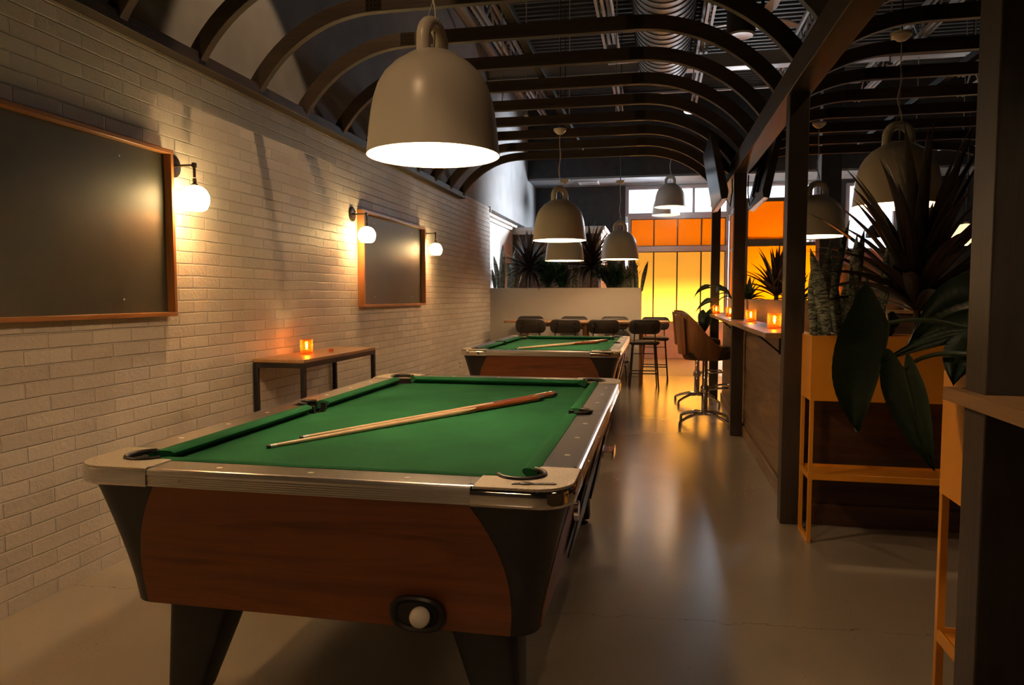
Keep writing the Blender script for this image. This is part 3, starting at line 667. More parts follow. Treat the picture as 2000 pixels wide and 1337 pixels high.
def cue(p, q, label, table_z=.772):
    """p = tip end, q = butt end (xy)"""
    p, q = V((*p, table_z)), V((*q, table_z)); L = (q - p).length
    t = thing('pool_cue', label, 'pool cue', (p.x, p.y, table_z), math.atan2((q - p).y, (q - p).x), 'cues lying on the pool tables')
    s = L / 1.47; rt, rb_ = .0065, .0155
    def rad(u): return rt + (rb_ - rt) * (u / L) ** 1.0
    def ring(u, extra=0, n=24): r = rad(u) + extra; return [(u, r * math.cos(2 * PI * k / n), rad(u) + r * math.sin(2 * PI * k / n)) for k in range(n)]
    MB().loft([ring(0, -.0008), ring(.004, 0), ring(.010, 0)]).obj('tip', 'rubber', t, ang=60)
    MB().loft([ring(.010), ring(.034)]).obj('ferrule', 'ivory', t, ang=60)
    MB().loft([ring(.034), ring(L * .35), ring(L * .70), ring(L * .97, -.0005)]).obj('shaft', 'maple', t, ang=60)
    r0_ = []
    for k in range(24):
        ph = (k % 6) / 6; u = L * (.61 + .11 * (1 - abs(ph * 2 - 1)) * 1.0); r = rad(u) + .0006
        r0_.append((u, r * math.cos(2 * PI * k / 24), rad(u) + r * math.sin(2 * PI * k / 24)))
    MB().loft([r0_, ring(L * .74, .0006), ring(L * .85, .0006), ring(L * .975, .0006)]).obj('butt', 'cuebutt', t, ang=60)
    MB().loft([ring(L * .975, -.001), ring(L * .99, -.001), ring(L, -.004)]).obj('bumper', 'rubber', t, ang=60)
    return t
cue((-1.325, 2.245), (-.570, 3.575), 'cue on the near pool table lying in front, its tip further left')
cue((-1.290, 2.413), (-.523, 3.74), 'cue on the near pool table lying behind, its butt reaching further right')
cue((-1.385, 7.0), (-.648, 8.13), 'cue on the far pool table lying in front, with the shorter visible butt')
cue((-1.39, 7.12), (-.577, 8.43), 'cue on the far pool table lying behind, its butt reaching further right')
tag(MB().sphere((0, 0, 0), .0286, 32, 20).obj('cue_ball', 'ball'), 'white cue ball lying in the oval ball return of the near table', 'ball').location = (-.9375 + .312, 3.03 - 1.218, .428)

# ------------------------------------------------------------------ pendants
BP = [(.275, 0), (.273, .012), (.269, .05), (.263, .11), (.255, .17), (.244, .225), (.226, .28), (.199, .325), (.160, .365), (.115, .393), (.06, .412), (.001, .417)]
def bell(label, power, rz=0):
    t = thing('bell_pendant', label, 'pendant lamp', (0, 0, 0), 0, 'bell pendants')
    MB().lathe(BP, 64).obj('shade', 'bell', t, ang=60)
    MB().lathe([(.275, 0), (.2735, -.001), (.272, .0)] + [(r - .004 if r > .01 else .001, z - .004 if i > 3 else z) for i, (r, z) in enumerate(BP[1:])], 64).obj('shade_lining', 'bellin', t, ang=60)
    pts = [(-.074, 0, .375), (-.075, 0, .42), (-.0745, 0, .45)] + [(.074 * math.cos(R(a)), 0, .458 + .074 * math.sin(R(a))) for a in range(170, 9, -16)] + [(.0745, 0, .45), (.075, 0, .42), (.074, 0, .375)]
    hn = MB().tube(pts, .029, 16); hn.lathe([(.12, .39), (.105, .402), (.09, .41), (.001, .412)], 24)
    h = hn.obj('handle', 'bell', t, ang=60); h.rotation_euler = (0, 0, rz)
    MB().sphere((0, 0, .17), .045, 20, 14).obj('light_bulb', 'bulb', t)
    MB().lathe([(.024, .21), (.024, .30), (.001, .30)], 16).obj('socket', 'ivory', t)
    zc = 1.08; HZ = 5.255 - 1.88
    cd = [(0 + .018 * math.sin(i * .9) * (1 - i / 14), .010 * math.cos(i * 1.3), .50 + (zc - .50) * i / 14) for i in range(15)]
    MB().tube(bez((.005, 0, .44), (.01, 0, .48), cd[0], cd[1], 5)[:-1] + cd, .0042, 8).obj('flex', 'cord', t)
    MB().tube([(-.03, 0, .53), (0, 0, .62)], .0015, 5).tube([(.03, 0, .53), (0, 0, .62)], .0015, 5).tube([(0, 0, .62), (0, 0, zc)], .0015, 5).obj('suspension_wire', 'steel', t)
    MB().tube([(0, 0, zc + .05), (0, 0, HZ)], .006, 8).obj('hanging_rod', 'blksteel', t)
    MB().lathe([(.001, zc - .005), (.03, zc), (.062, zc + .03), (.066, zc + .05), (.001, zc + .052)], 28).obj('canopy', 'bell', t)
    if power: point('pendant_light', (0, 0, .10), power, WARM, .06, t)
    return t
"""power of the bulbs"""
PW = 38
b1 = bell('large grey bell pendant hanging over the near pool table', 0, R(78))
BL = [((-.92, 2.89, 1.88), PW, None, 0), ((-1.005, 7.40, 1.875), PW, 'grey bell pendant hanging over the far pool table', R(45)),
      ((-.555, 10.6, 1.838), PW * .7, 'right one of the two grey bell pendants over the high dining table', R(10)),
      ((-1.30, 10.1, 1.80), PW * .7, 'grey bell pendant over the high table, half hidden behind the far pool table pendant', R(10)),
      ((.185, 13.2, 2.885), PW * .4, 'small looking bell pendant hanging in front of the back windows', R(-10)),
      ((.13, 14.9, 2.93), 0, 'bell pendant behind the window one, only its lower rim showing', R(0)),
      ((1.555, 7.75, 1.90), PW * .8, 'grey bell pendant right of the middle timber post', R(-5)),
      ((-.92, -1.6, 1.88), PW * .9, 'bell pendant behind the viewer in line with the pool tables, outside the picture', 0),
      ((1.55, .8, 1.90), PW * .12, 'added bell pendant beside the viewer on the bar side, outside the picture', 0),  # added out of view to brighten the near leaves
      ((1.55, 5.25, 1.90), PW * .8, 'large grey bell pendant behind the spiky leaves on the right', R(5))]
b1.location = BL[0][0]; point('pendant_light', (0, 0, .10), PW, WARM, .06, b1)
for loc, pw_, lab, hz in BL[1:]:
    c = dup(b1, loc, 0, lab)
    for ch in list(c.children):
        if ch.name.startswith('hanging_rod'):
            ch.data = MB().tube([(0, 0, 1.13), (0, 0, 5.255 - loc[2])], .006, 8).obj('tmp', 'blksteel').data; bpy.data.objects.remove(bpy.data.objects['tmp'])
        if ch.name.startswith('handle'): ch.rotation_euler = (0, 0, hz)
        if ch.type == 'LIGHT':
            if pw_ == 0: bpy.data.objects.remove(ch); continue
            ch.data = ch.data.copy(); ch.data.energy = pw_

# ------------------------------------------------------------------ sconces
def sconce(label):
    t = thing('wall_sconce', label, 'wall lamp', (0, 0, 0), 0, 'globe sconces on the brick wall')
    MB().tube([(.0, 0, .02), (.012, 0, .02), (.016, 0, .02)], [.062, .062, .05], 28).obj('wall_plate', 'bronze', t)
    a = MB().tube([(.014, 0, .02), (.135, 0, .02)], .0065, 12).tube([(.014, 0, .02), (.03, 0, .02)], .012, 12)
    a.box((.128, -.009, .008), (.146, .009, .032)).tube([(.137, 0, .012), (.137, 0, -.045)], .0075, 12).lathe([(.010, -.05), (.010, -.075), (.018, -.08), (.018, -.088), (.001, -.088)], 16, Matrix.Translation((.137, 0, 0)))
    a.obj('arm', 'bronze', t)
    g = MB().lathe([(.047, -.060), (.060, -.050), (.072, -.022), (.075, 0), (.072, .022), (.060, .046), (.040, .064), (.012, .0735)], 32, Matrix.Translation((.137, 0, -.16)))
    g.obj('globe_shade', 'globe', t); point('sconce_light', (.137, 0, -.185), 7, WARM, .025, t)
    return t
s1 = sconce('globe wall lamp just right of the large chalkboard'); s1.location = (WX, 3.47, 1.98)
for y_, l in ((5.79, 'globe wall lamp at the left edge of the smaller looking far chalkboard'), (7.72, 'globe wall lamp just right of the far chalkboard'), (1.62, 'globe wall lamp left of the large chalkboard, outside the picture')):
    dup(s1, (WX, y_, 1.98), 0, l)

# ------------------------------------------------------------------ chalkboards
def chalkboard(y0, y1, z0, z1, label):
    t = thing('chalkboard', label, 'chalkboard', (WX, (y0 + y1) / 2, z0), 0, 'framed chalkboards'); h = z1 - z0; l = (y1 - y0) / 2; w_ = .022; d = .062
    MB().box((.004, -l + w_, w_), (.018, l - w_, h - w_)).obj('board', 'board', t, smooth=False)
    for a, b in (((0, -l, 0), (d, l, w_)), ((0, -l, h - w_), (d, l, h))): B(a, b).obj('frame_rail', 'bframe', t, bevel=.002)
    for a, b in (((0, -l, w_), (d, -l + w_, h - w_)), ((0, l - w_, w_), (d, l, h - w_))): B(a, b).obj('frame_stile', 'bframez', t, bevel=.002)
    for u in (-.6, .6):
        for z in (.09, h - .09): MB().lathe([(.006, 0), (.005, .002), (.0001, .0025)], 10, Matrix.Translation((.018, u * l, z)) @ Matrix.Rotation(R(90), 4, 'Y')).obj('screw', 'steel', t)
chalkboard(1.70, 3.405, 1.195, 2.068, 'large empty chalkboard in an oiled wood frame at the left edge of the picture')
chalkboard(5.90, 7.60, 1.205, 2.055, 'empty chalkboard in an oiled wood frame between two globe lamps further down the wall')

# ------------------------------------------------------------------ console against the brick wall
t = thing('console_table', 'narrow console with oak top and black steel frame against the brick wall', 'console table', (WX + .01, 4.2, 0))
LX, LY, ZC = .36, 1.18, .895
MB().box((.0, .0, ZC - .022), (LX, LY, ZC)).obj('table_top', 'oak', t, bevel=.003)
MB().box((0, 0, ZC - .055), (.03, LY, ZC - .022)).box((LX - .03, 0, ZC - .055), (LX, LY, ZC - .022)).box((.03, 0, ZC - .055), (LX - .03, .03, ZC - .022)).box((.03, LY - .03, ZC - .055), (LX - .03, LY, ZC - .022)).obj('frame', 'blksteel', t, bevel=.002)
for x in (0, LX - .03):
    for y_ in (0, LY - .03): B((x, y_, 0), (x + .03, y_ + .03, ZC - .055)).obj('leg', 'blksteel', t, bevel=.002)

def candle(loc, label, s=1.0, power=1.2):
    t = thing('candle_holder', label, 'candle holder', loc, 0, 'amber glass candle holders')
    prof = [(.001, .002), (.040, .002)]
    n = 9
    for i in range(n):
        z = .006 + i * .0105; prof += [(.0415, z), (.0455, z + .003), (.0455, z + .0055), (.0415, z + .0085)]
    prof += [(.0435, .103), (.040, .103), (.0385, .012), (.001, .012)]
    MB().lathe([(r * s, z * s) for r, z in prof], 36).obj('glass', 'amber', t, ang=25)
    MB().lathe([(.001, .013), (.018, .013), (.018, .035), (.001, .036)], 20).obj('tea_light', 'wax', t)
    MB().lathe([(.0005, .038), (.006, .046), (.0075, .055), (.005, .070), (.0005, .088)], 14).obj('flame', 'flame', t)
    if power: point('candle_light', (0, 0, .075), power, (1, .62, .27), .012, t)
    return t
c0 = candle((WX + .17, 4.62, ZC), 'lit amber ribbed glass candle holder on the console by the brick wall', 1.0, 1.1)
t = thing('game_pieces', 'small stack of amber red blocks lying on the oak console top', 'blocks', (WX + .22, 4.90, ZC), R(20))
for i in range(3): B((-.012, -.04 + i * .028, 0), (.012, -.015 + i * .028, .02)).obj('block', 'dice', t, bevel=.002)
t = thing('wall_outlet', 'small white wall outlet low on the brick wall beside the far table', 'outlet', (WX, 9.2, .33))
B((0, -.04, 0), (.006, .04, .115)).obj('plate', 'outlet', t, bevel=.002); MB().box((.006, -.012, .02), (.008, .012, .045)).box((.006, -.012, .07), (.008, .012, .095)).obj('socket', 'tvb', t)

# ------------------------------------------------------------------ high dining table and eight counter chairs
t = thing('high_dining_table', 'long oak high table with rounded ends in front of the white planter wall', 'table', (-1.06, 10.85, 0))
MB().prism(rrect(1.22, .36, .09, 6), .905, .935).obj('table_top', 'oakx', t, bevel=.005)
for x in (-.95, .0, .82):
    for y_ in (-.2, .2): MB().prism(rrect(.026, .026, .008, 3, x, y_), 0, .905).obj('leg', 'bframez', t)
MB().box((-.92, -.02, .84), (.79, .02, .905)).box((-.97, -.17, .86), (-.93, .17, .905)).box((-.02, -.17, .86), (.02, .17, .905)).box((.80, -.17, .86), (.84, .17, .905)).obj('apron', 'oakx', t)
def pad(hx, hy, th, r, curve=0, n=7, bulge=.012):
    rings = []
    for z, s in ((-th / 2, -.016), (-th * .38, -.004), (0, 0), (th * .38, -.004), (th / 2, -.016), (th / 2 + bulge * .7, -.05)):
        rings.append([(x, y - curve * (x / hx) ** 2 if curve else y, z) for x, y in rrect(hx + s, hy + s, max(.01, r + s), n)])
    return rings
def counter_chair(label):
    t = thing('counter_chair', label, 'chair', (0, 0, 0), 0, 'counter chairs around the high table')
    MB().loft(pad(.215, .205, .035, .08), mt=Matrix.Translation((0, 0, .65))).obj('seat', 'chairpad', t, ang=60)
    MB().loft([[(x, y, .622) for x, y in rrect(.195, .19, .07, 6)], [(x, y, .632) for x, y in rrect(.2, .195, .07, 6)]]).obj('seat_base', 'blksteel', t)
    # backrest: pad standing up, curved around the sitter
    rings = []
    for d, s in ((-.024, -.02), (-.016, -.005), (0, 0), (.016, -.005), (.024, -.02)):
        rings.append([(x, -.215 - d + .05 * (x / .22) ** 2 - (z) * .12, .875 + z) for x, z in rrect(.222 + s, .103 + s, .078 + s, 7)])
    MB().loft(rings).obj('backrest', 'chairpad', t, ang=60)
    for sx in (-1, 1):
        MB().tube([(sx * .155, .165, .625), (sx * .20, .21, 0)], .011, 8).obj('leg', 'blksteel', t)
        MB().tube([(sx * .155, -.165, .625), (sx * .20, -.22, 0)], .011, 8).obj('leg', 'blksteel', t)
        MB().tube([(sx * .145, -.16, .62), (sx * .145, -.20, .70), (sx * .14, -.218, .80), (sx * .135, -.235, .93)], .009, 8).box((sx * .135 - .02, -.242, .86), (sx * .135 + .02, -.230, .90)).obj('back_support', 'blksteel', t)
    f = MB(); c = [(-.184, -.199, .22), (.184, -.199, .22), (.184, .194, .22), (-.184, .194, .22)]
    for i in range(4): f.tube([c[i], c[(i + 1) % 4]], .008, 8)
    f.tube([(-.165, -.175, .5), (.165, -.175, .5)], .006, 8); f.obj('foot_rail', 'blksteel', t)
    return t
ccx = [-1.80, -1.30, -.745, -.19]; nm = ['leftmost', 'second from the left', 'third from the left', 'rightmost']
ch0 = counter_chair('padded counter chair in the front row of the high table, leftmost, from behind'); ch0.location = (ccx[0], 10.36, 0)
for i in (1, 2, 3): dup(ch0, (ccx[i], 10.36, 0), R((0, 2, -2, 4)[i]), 'padded counter chair in the front row, %s, seen from behind' % nm[i])
for i, x in enumerate((-2.03, -1.33, -.67, -.04)): dup(ch0, (x, 11.36, 0), PI + R((3, -2, 2, 0)[i]), 'padded counter chair behind the high table in the back row, %s' % nm[i])

# ------------------------------------------------------------------ candle ledge, bar stools
def ledge(y0, y1, x0, x1, posts, label):
    mb = MB(); edges = sorted([y0, y1] + [v for p in posts for v in p])
    mb.box((x0, y0, 1.057), (.645 if x0 < .64 else .698, y1, 1.087)) if 0 else None
    fx = min([p for p in (.672,)]) if len(posts) > 1 else .695
    mb.box((x0, y0, 1.057), (fx - .03 if len(posts) > 1 else fx, y1, 1.087))
    a = y0
    for p0, p1 in sorted(posts):
        if p0 > a: mb.box((fx - .03 if len(posts) > 1 else fx, a, 1.057), (x1, p0, 1.087))
        mb.box((.815, p0, 1.057), (x1, min(p1, y1), 1.087)); a = p1
    if a < y1: mb.box((fx - .03 if len(posts) > 1 else fx, a, 1.057), (x1, y1, 1.087))
    return tag(mb.obj('candle_ledge', 'oak', smooth=False), label, 'ledge')
ledge(4.385, 9.95, .615, .885, [(6.90, 7.03), (9.29, 9.42)], 'long oak ledge on the divider wall carrying four lit candle holders')
ledge(.3, 1.86, .665, .92, [(1.71, 1.84)], 'end of an oak ledge beside the nearest post at the right edge')
def bracket(y_, label):
    o = MB().box((-.012, -.012, 0), (0, .012, .14)).box((-.15, -.012, .128), (-.012, .012, .14)).bar((-.006, 0, .012), (-.145, 0, .130), .012, .012).obj('ledge_bracket', 'blksteel')
    o.location = (.80, y_, .916); tag(o, label, 'bracket')
bracket(5.0, 'black angled bracket under the oak ledge, nearer one'); bracket(7.7, 'black angled bracket under the oak ledge, further one')
for x, y_, l in ((.745, 4.92, 'lit amber candle holder on the ledge, nearest, beside the front post'), (.755, 6.22, 'lit amber candle holder on the ledge, second, just before the middle post'),
                 (.735, 7.75, 'lit amber candle holder on the ledge, third, just behind the middle post'), (.70, 9.10, 'lit amber candle holder on the ledge, furthest, left of the far post')):
    c = dup(c0, (x, y_, 1.087), 0, l)
def bar_stool(label):
    t = thing('swivel_bar_stool', label, 'bar stool', (0, 0, 0), 0, 'swivel bar stools at the candle ledge')
    # bucket shell open towards +x
    na, rings_o, rings_i = 28, [], []
    def hgt(a): # a measured from the back
        f = abs(a) / 150; s = max(0, 1 - (max(0, f - .24) / .62)); s = s * s * (3 - 2 * s); return .80 + .335 * s
    lev = [0, .12, .3, .5, .7, .85, 1]
    for k in lev:
        ro, ri = [], []
        for i in range(na + 1):
            a = -128 + 256 * i / na; h = .665 + (hgt(a) - .665) * k
            lean = .045 * (h - .665) / .47; rr = .232 + lean - .03 * (1 - min(1, k / .3)) ** 2
            for lst, d in ((ro, 0), (ri, -.018)):
                lst.append((-(rr + d) * math.cos(R(a)) * 1.04, (rr + d) * math.sin(R(a)), h))
        rings_o.append(ro); rings_i.append(ri)
    mb = MB().loft(rings_o, closed=False, cap=False); mb.obj('shell', 'veneer', t, ang=60)
    mi = MB().loft(rings_i, closed=False, cap=False); mi.loft([rings_o[-1], rings_i[-1]], closed=False, cap=False)
    for e in (0, na): mi.loft([[r[e] for r in rings_o], [r[e] for r in rings_i]], closed=False, cap=False)
    mi.obj('lining', 'leather', t, ang=60)
    # outer back plate
    op = []
    for k in (0, .5, 1):
        op.append([(-(.252 + .045 * ((.72 + .40 * k) - .665) / .47) * math.cos(R(a)) * 1.04, (.252 + .045 * ((.72 + .40 * k) - .665) / .47) * math.sin(R(a)), .72 + (.40 - .03 * abs(a) / 40) * k) for a in range(-42, 43, 7)])
    inn = [[(x * .965, y * .965, z) for x, y, z in r] for r in op]
    mb = MB().loft(op, closed=False, cap=False).loft(inn, closed=False, cap=False).loft([op[0], inn[0]], closed=False, cap=False).loft([op[-1], inn[-1]], closed=False, cap=False)
    for e in (0, -1): mb.loft([[r[e] for r in op], [r[e] for r in inn]], closed=False, cap=False)
    mb.obj('back_plate', 'veneer', t, ang=40)
    MB().loft([[(x + .03, y, z) for x, y in rrect(a, b, .11, 6)] for z, a, b in ((.668, .17, .16), (.68, .21, .195), (.73, .225, .205), (.775, .222, .203), (.795, .205, .19), (.80, .17, .16))]).obj('seat', 'leather', t, ang=60)
    MB().lathe([(.001, .655), (.10, .655), (.10, .668), (.001, .668)], 20).lathe([(.032, .10), (.032, .40), (.026, .41), (.026, .655)], 20).obj('column', 'chrome', t)
    fr = MB().tube([(.03, 0, .36)] + [(.05 + .0, -.06, .37), (.10, -.13, .385), (.20, -.15, .395), (.27, -.13, .395), (.30, -.06, .395), (.30, .06, .395), (.27, .13, .395), (.20, .15, .395), (.10, .13, .385), (.05, .06, .37), (.03, 0, .36)], .011, 8)
    fr.lathe([(.036, .33), (.042, .34), (.042, .385), (.036, .395)], 18); fr.obj('footrest', 'chrome', t)
    for k in range(4):
        a = R(42 + 90 * k); c_, s_ = math.cos(a), math.sin(a)
        pts = [(.02 * c_, .02 * s_, .115), (.12 * c_, .12 * s_, .118), (.25 * c_, .25 * s_, .085), (.335 * c_, .335 * s_, .05)]
        MB().tube(pts, [.022, .019, .016, .014], 8, sq=.7).tube([(.332 * c_, .332 * s_, .055), (.332 * c_, .332 * s_, .0)], [.013, .016], 10).obj('leg', 'chrome', t)
    return t
bs = bar_stool('walnut shell swivel bar stool, nearer of two at the ledge'); bs.location = (.475, 7.48, 0)
dup(bs, (.475, 8.95, 0), R(6), 'walnut shell swivel bar stool, further one, mostly hidden behind the nearer')

# ------------------------------------------------------------------ screens on the aisle beam
def screen(s, label):
    t = thing('wall_screen', label, 'television', (.755, 7.32, 0), 0, 'screens hung under the beam')
    X = lambda x: s * x
    top, bot = (.315, 2.765), (.205, 2.175); d = .052
    nx, nz = .61 / .62, -.11 / .62
    def q(u, off, y_): # u 0 top .. 1 bottom, off: towards the back
        return (X(top[0] + (bot[0] - top[0]) * u - nx * off), y_, top[1] + (bot[1] - top[1]) * u - nz * off * 1)
    MB().loft([[q(0, 0, y_), q(1, 0, y_), q(1, d, y_), q(.9, d + .02, y_), q(.1, d, y_), q(0, .02, y_)] for y_ in (-.54, .54)]).obj('casing', 'tvb', t, bevel=.004)
    MB().loft([[q(.015, -.002, y_), q(.975, -.002, y_), q(.975, .001, y_), q(.015, .001, y_)] for y_ in (-.53, .53)]).obj('display', 'tv', t, smooth=False)
    mb = MB(); a = q(.3, d + .01, 0); b = (X(.075), 0, 2.50)
    mb.bar(a, b, .05, .05).bar(q(.15, d + .02, -.15), q(.85, d + .02, -.15), .03, .02).bar(q(.15, d + .02, .15), q(.85, d + .02, .15), .03, .02).bar(q(.5, d + .02, -.2), q(.5, d + .02, .2), .04, .02)
    mb.obj('bracket', 'blksteel', t); MB().tube([q(.9, d + .03, -.1), (X(.09), -.1, 2.16), (X(.07), -.1, 2.3), (X(.075), -.1, 2.45)], .006, 6).obj('cable', 'blksteel', t)
screen(-1, 'black television tilted down towards the pool tables, left of the middle post')
screen(1, 'black television facing the bar side, seen from behind, right of the middle post')

# ------------------------------------------------------------------ plants
rnd = random.Random(7)
def blade(mb, base, az, el, L, w_, droop, n=9, fold=.3, peak=.3, tw=0):
    p = V(base); rings = []; seg = L / n
    for i in range(n + 1):
        f = i / n
        d = V((math.cos(az) * math.cos(el), math.sin(az) * math.cos(el), math.sin(el)))
        a2 = az + tw * f
        s = V((-math.sin(a2), math.cos(a2), 0)); up = s.cross(d) * -1
        ww = w_ * (.45 + .55 * min(1, f / peak)) if f < peak else w_ * (1 - ((f - peak) / (1 - peak)) ** 1.7)
        ww = max(ww, .0006)
        rings.append([tuple(p + s * ww / 2 + up * ww * fold), tuple(p), tuple(p - s * ww / 2 + up * ww * fold)])
        p = p + d * seg; el -= droop / n * (.4 + 1.4 * f)
    mb.loft(rings, closed=False, cap=False)
def dracaena(label, loc, L, n, w_, seed, matn='dracaena', cane=.12, group=None, low=.25, shr=.34):
    r = random.Random(seed); t = thing('dracaena_plant', label, 'plant', loc, 0, group)
    mb = MB()
    for i in range(n):
        f = i / n; az = i * 2.39996 + r.uniform(-.2, .2); el = R(86) - (R(86) - R(low * 100 - 25)) * f ** .9 + r.uniform(-.1, .1)
        l = L * r.uniform(.78, 1.04) * (1 - shr * f)
        blade(mb, (0.018 * math.cos(az), .018 * math.sin(az), cane + .16 * L * (1 - f) * r.uniform(.6, 1)), az, el, l, w_ * r.uniform(.8, 1.15), r.uniform(.15, .5) + .9 * f * f, 9, .28)
    mb.obj('foliage', matn, t, ang=80)
    MB().tube([(0, 0, 0), (.004, 0, cane + .18 * L)], [.022, .014], 8).obj('stem', 'stem' if matn != 'dracaena' else 'bronze', t)
    return t
def snake_plant(label, loc, hs, seed, sx=.14, sy=.07, w_=.062, group=None):
    r = random.Random(seed); t = thing('snake_plant', label, 'plant', loc, 0, group); mb = MB()
    for i, h in enumerate(hs):
        x = (i / max(1, len(hs) - 1) - .5) * 2 * sx + r.uniform(-.02, .02); y_ = r.uniform(-sy, sy); lean = r.uniform(-.22, .22) + x * .6; ly = r.uniform(-.15, .15)
        a0 = r.uniform(-.7, .7); tw = r.uniform(-.6, .6); rings = []; n = 12; wl = w_ * r.uniform(.8, 1.15)
        for k in range(n + 1):
            f = k / n; z = h * f; cx = x + lean * h * f * (.5 + .5 * f); cy = y_ + ly * h * f
            ww = wl * (.55 + .45 * math.sin(min(1, f / .5) * PI / 2)) if f < .5 else wl * (1 - ((f - .5) / .5) ** 2.6); ww = max(ww, .001)
            a = a0 + tw * f; c_, s_ = math.cos(a), math.sin(a); cup = .22 * ww
            cs = [(-.5, .0), (-.25, -.16), (0, -.22), (.25, -.16), (.5, 0), (.25, -.08), (0, -.13), (-.25, -.08)]
            rings.append([(cx + c_ * u * ww - s_ * v * ww, cy + s_ * u * ww + c_ * v * ww, z) for u, v in cs])
        mb.loft(rings)
    mb.obj('foliage', 'snake', t, ang=60); return t
def bushy(label, loc, h, rx, n, seed):
    r = random.Random(seed); t = thing('feathery_plant', label, 'plant', loc, 0); mb = MB(); st = MB()
    for i in range(n):
        az = r.uniform(0, 2 * PI); el = R(r.uniform(48, 88)); l = h * r.uniform(.6, 1); p = V((r.uniform(-.03, .03), r.uniform(-.03, .03), 0)); pts = [tuple(p)]
        for k in range(9):
            d = V((math.cos(az) * math.cos(el) * rx, math.sin(az) * math.cos(el) * .6, math.sin(el))); p = p + d * l / 9; pts.append(tuple(p)); el -= .07
            if k > 1:
                for _ in range(5): blade(mb, tuple(p + V((r.uniform(-.02, .02), r.uniform(-.02, .02), r.uniform(-.02, .02)))), r.uniform(0, 6.28), r.uniform(-.6, 1.1), r.uniform(.06, .12), .02, .4, 3, .1)
        st.tube(pts, .003, 4)
    mb.obj('foliage', 'fern', t, ang=80); st.obj('stem', 'stem', t); return t
def leaf(mb, path, wl, wr, dl, dr, n=44, sheen=0):
    """broad heart shaped leaf: path = midrib bezier, wl/wr widths, dl/dr side directions"""
    pts = bez(*path, n); dl = V(dl).normalized(); dr = V(dr).normalized(); nrm = dl.cross(V(path[3]) - V(path[0])).normalized()
    rings = []
    for i, p in enumerate(pts):
        f = i / n; prof_ = (.70 + .30 * math.sin(min(1, f / .26) * PI / 2)) if f < .26 else max(.004, (1 - ((f - .26) / .74) ** 1.8))
        t_ = (pts[min(i + 1, n)] - pts[max(i - 1, 0)]).normalized(); back = -t_ * (1.0 * (1 - f) ** 4)
        row = []
        for k in (1, .9, .75, .6, .45, .3, .15, .05): row.append(tuple(p + dl * wl * prof_ * k + back * wl * .75 * math.sin(k * PI * .8) - nrm * .16 * wl * math.sin(k * PI) + nrm * (.0013 * math.sin(f * 88 - k * 8) * min(1, k * 3) + .05 * wl * math.sin(f * 9 + 0) * k)))
        row.append(tuple(p + nrm * .002))
        for k in (.05, .15, .3, .45, .6, .75, .9, 1): row.append(tuple(p + dr * wr * prof_ * k + back * wr * .75 * math.sin(k * PI * .8) - nrm * .16 * wr * math.sin(k * PI) + nrm * (.0013 * math.sin(f * 88 - k * 8) * min(1, k * 3) + .05 * wr * math.sin(f * 9 + 1) * k)))
        rings.append(row)
    mb.loft(rings, closed=False, cap=False)
def big_leaf(t, path, wl, wr, dl, dr, pet):
    mb = MB(); leaf(mb, path, wl, wr, dl, dr)
    o = mb.obj('leaf', 'phil', t, ang=80)
    pts = bez(*path, 14); MB().tube(pts[:-1], [.0042 - .0032 * i / 13 for i in range(14)], 6).obj('midrib', 'stem', o)
    MB().tube(bez(*pet, 14), [.0085 - .0035 * i / 14 for i in range(15)], 8).obj('petiole', 'stem', t)

# planter wall plants (12.02 m away)
snake_plant('dark snake plant at the left end of the white planter wall, by the brick wall', (-2.56, 12.02, 1.385), (.40, .62, .80, .70, .55, .46, .74, .5), 3, .17, .08, .085)
dracaena('tall spiky dracaena in the white planter wall, left one', (-2.14, 12.0, 1.385), .66, 74, .066, 11, cane=.34, low=.02, shr=.22)
bushy('dark feathery plant in the white planter wall between the left dracaena and the pendants', (-1.84, 12.02, 1.385), .70, .6, 46, 5)
bushy('brighter green feathery plant in the white planter wall, below the hanging pendants', (-1.60, 12.0, 1.385), .60, .35, 34, 9)
snake_plant('upright snake plant in the middle of the white planter wall', (-1.38, 12.02, 1.385), (.40, .5, .45, .52, .4), 14, .10, .07, .06)
dracaena('tall spiky dracaena in the white planter wall, right one in front of the sunlit reveal', (-1.10, 12.02, 1.385), .76, 74, .066, 23, cane=.38, low=.02, shr=.22)
bushy('wide dark feathery plant in the white planter wall, right of the right dracaena', (-.72, 12.02, 1.385), .62, .95, 60, 15)
snake_plant('dark snake plant at the right end of the white planter wall', (-.42, 12.02, 1.385), (.50, .62, .44, .56, .48, .62, .5), 21, .13, .07, .085)

# ledge boxes behind the candles
def wood_box(x0, x1, y0, y1, z0, z1, label):
    t = thing('planter_box', label, 'planter box', (0, 0, 0), 0, 'wooden planter boxes on the divider')
    w_ = .018
    MB().box((x0, y0, z0), (x0 + w_, y1, z1)).box((x1 - w_, y0, z0), (x1, y1, z1)).box((x0 + w_, y0, z0), (x1 - w_, y0 + w_, z1)).box((x0 + w_, y1 - w_, z0), (x1 - w_, y1, z1)).box((x0 + w_, y0 + w_, z0), (x1 - w_, y1 - w_, z0 + .02)).obj('box', 'boxwood', t, bevel=.002)
    MB().box((x0 - .006, y0 - .006, z1), (x0 + w_, y1 + .006, z1 + .012)).box((x1 - w_, y0 - .006, z1), (x1 + .006, y1 + .006, z1 + .012)).box((x0 + w_, y0 - .006, z1), (x1 - w_, y0 + w_, z1 + .012)).box((x0 + w_, y1 - w_, z1), (x1 - w_, y1 + .006, z1 + .012)).obj('rim', 'boxwood', t)
    MB().box((x0 + w_, y0 + w_, z1 - .05), (x1 - w_, y1 - w_, z1 - .03)).obj('soil', 'soil', t, smooth=False)
struct(B((.905, 4.38, 0), (1.16, 9.9, 1.055)).obj('wall_divider_back', 'walnut', smooth=False))
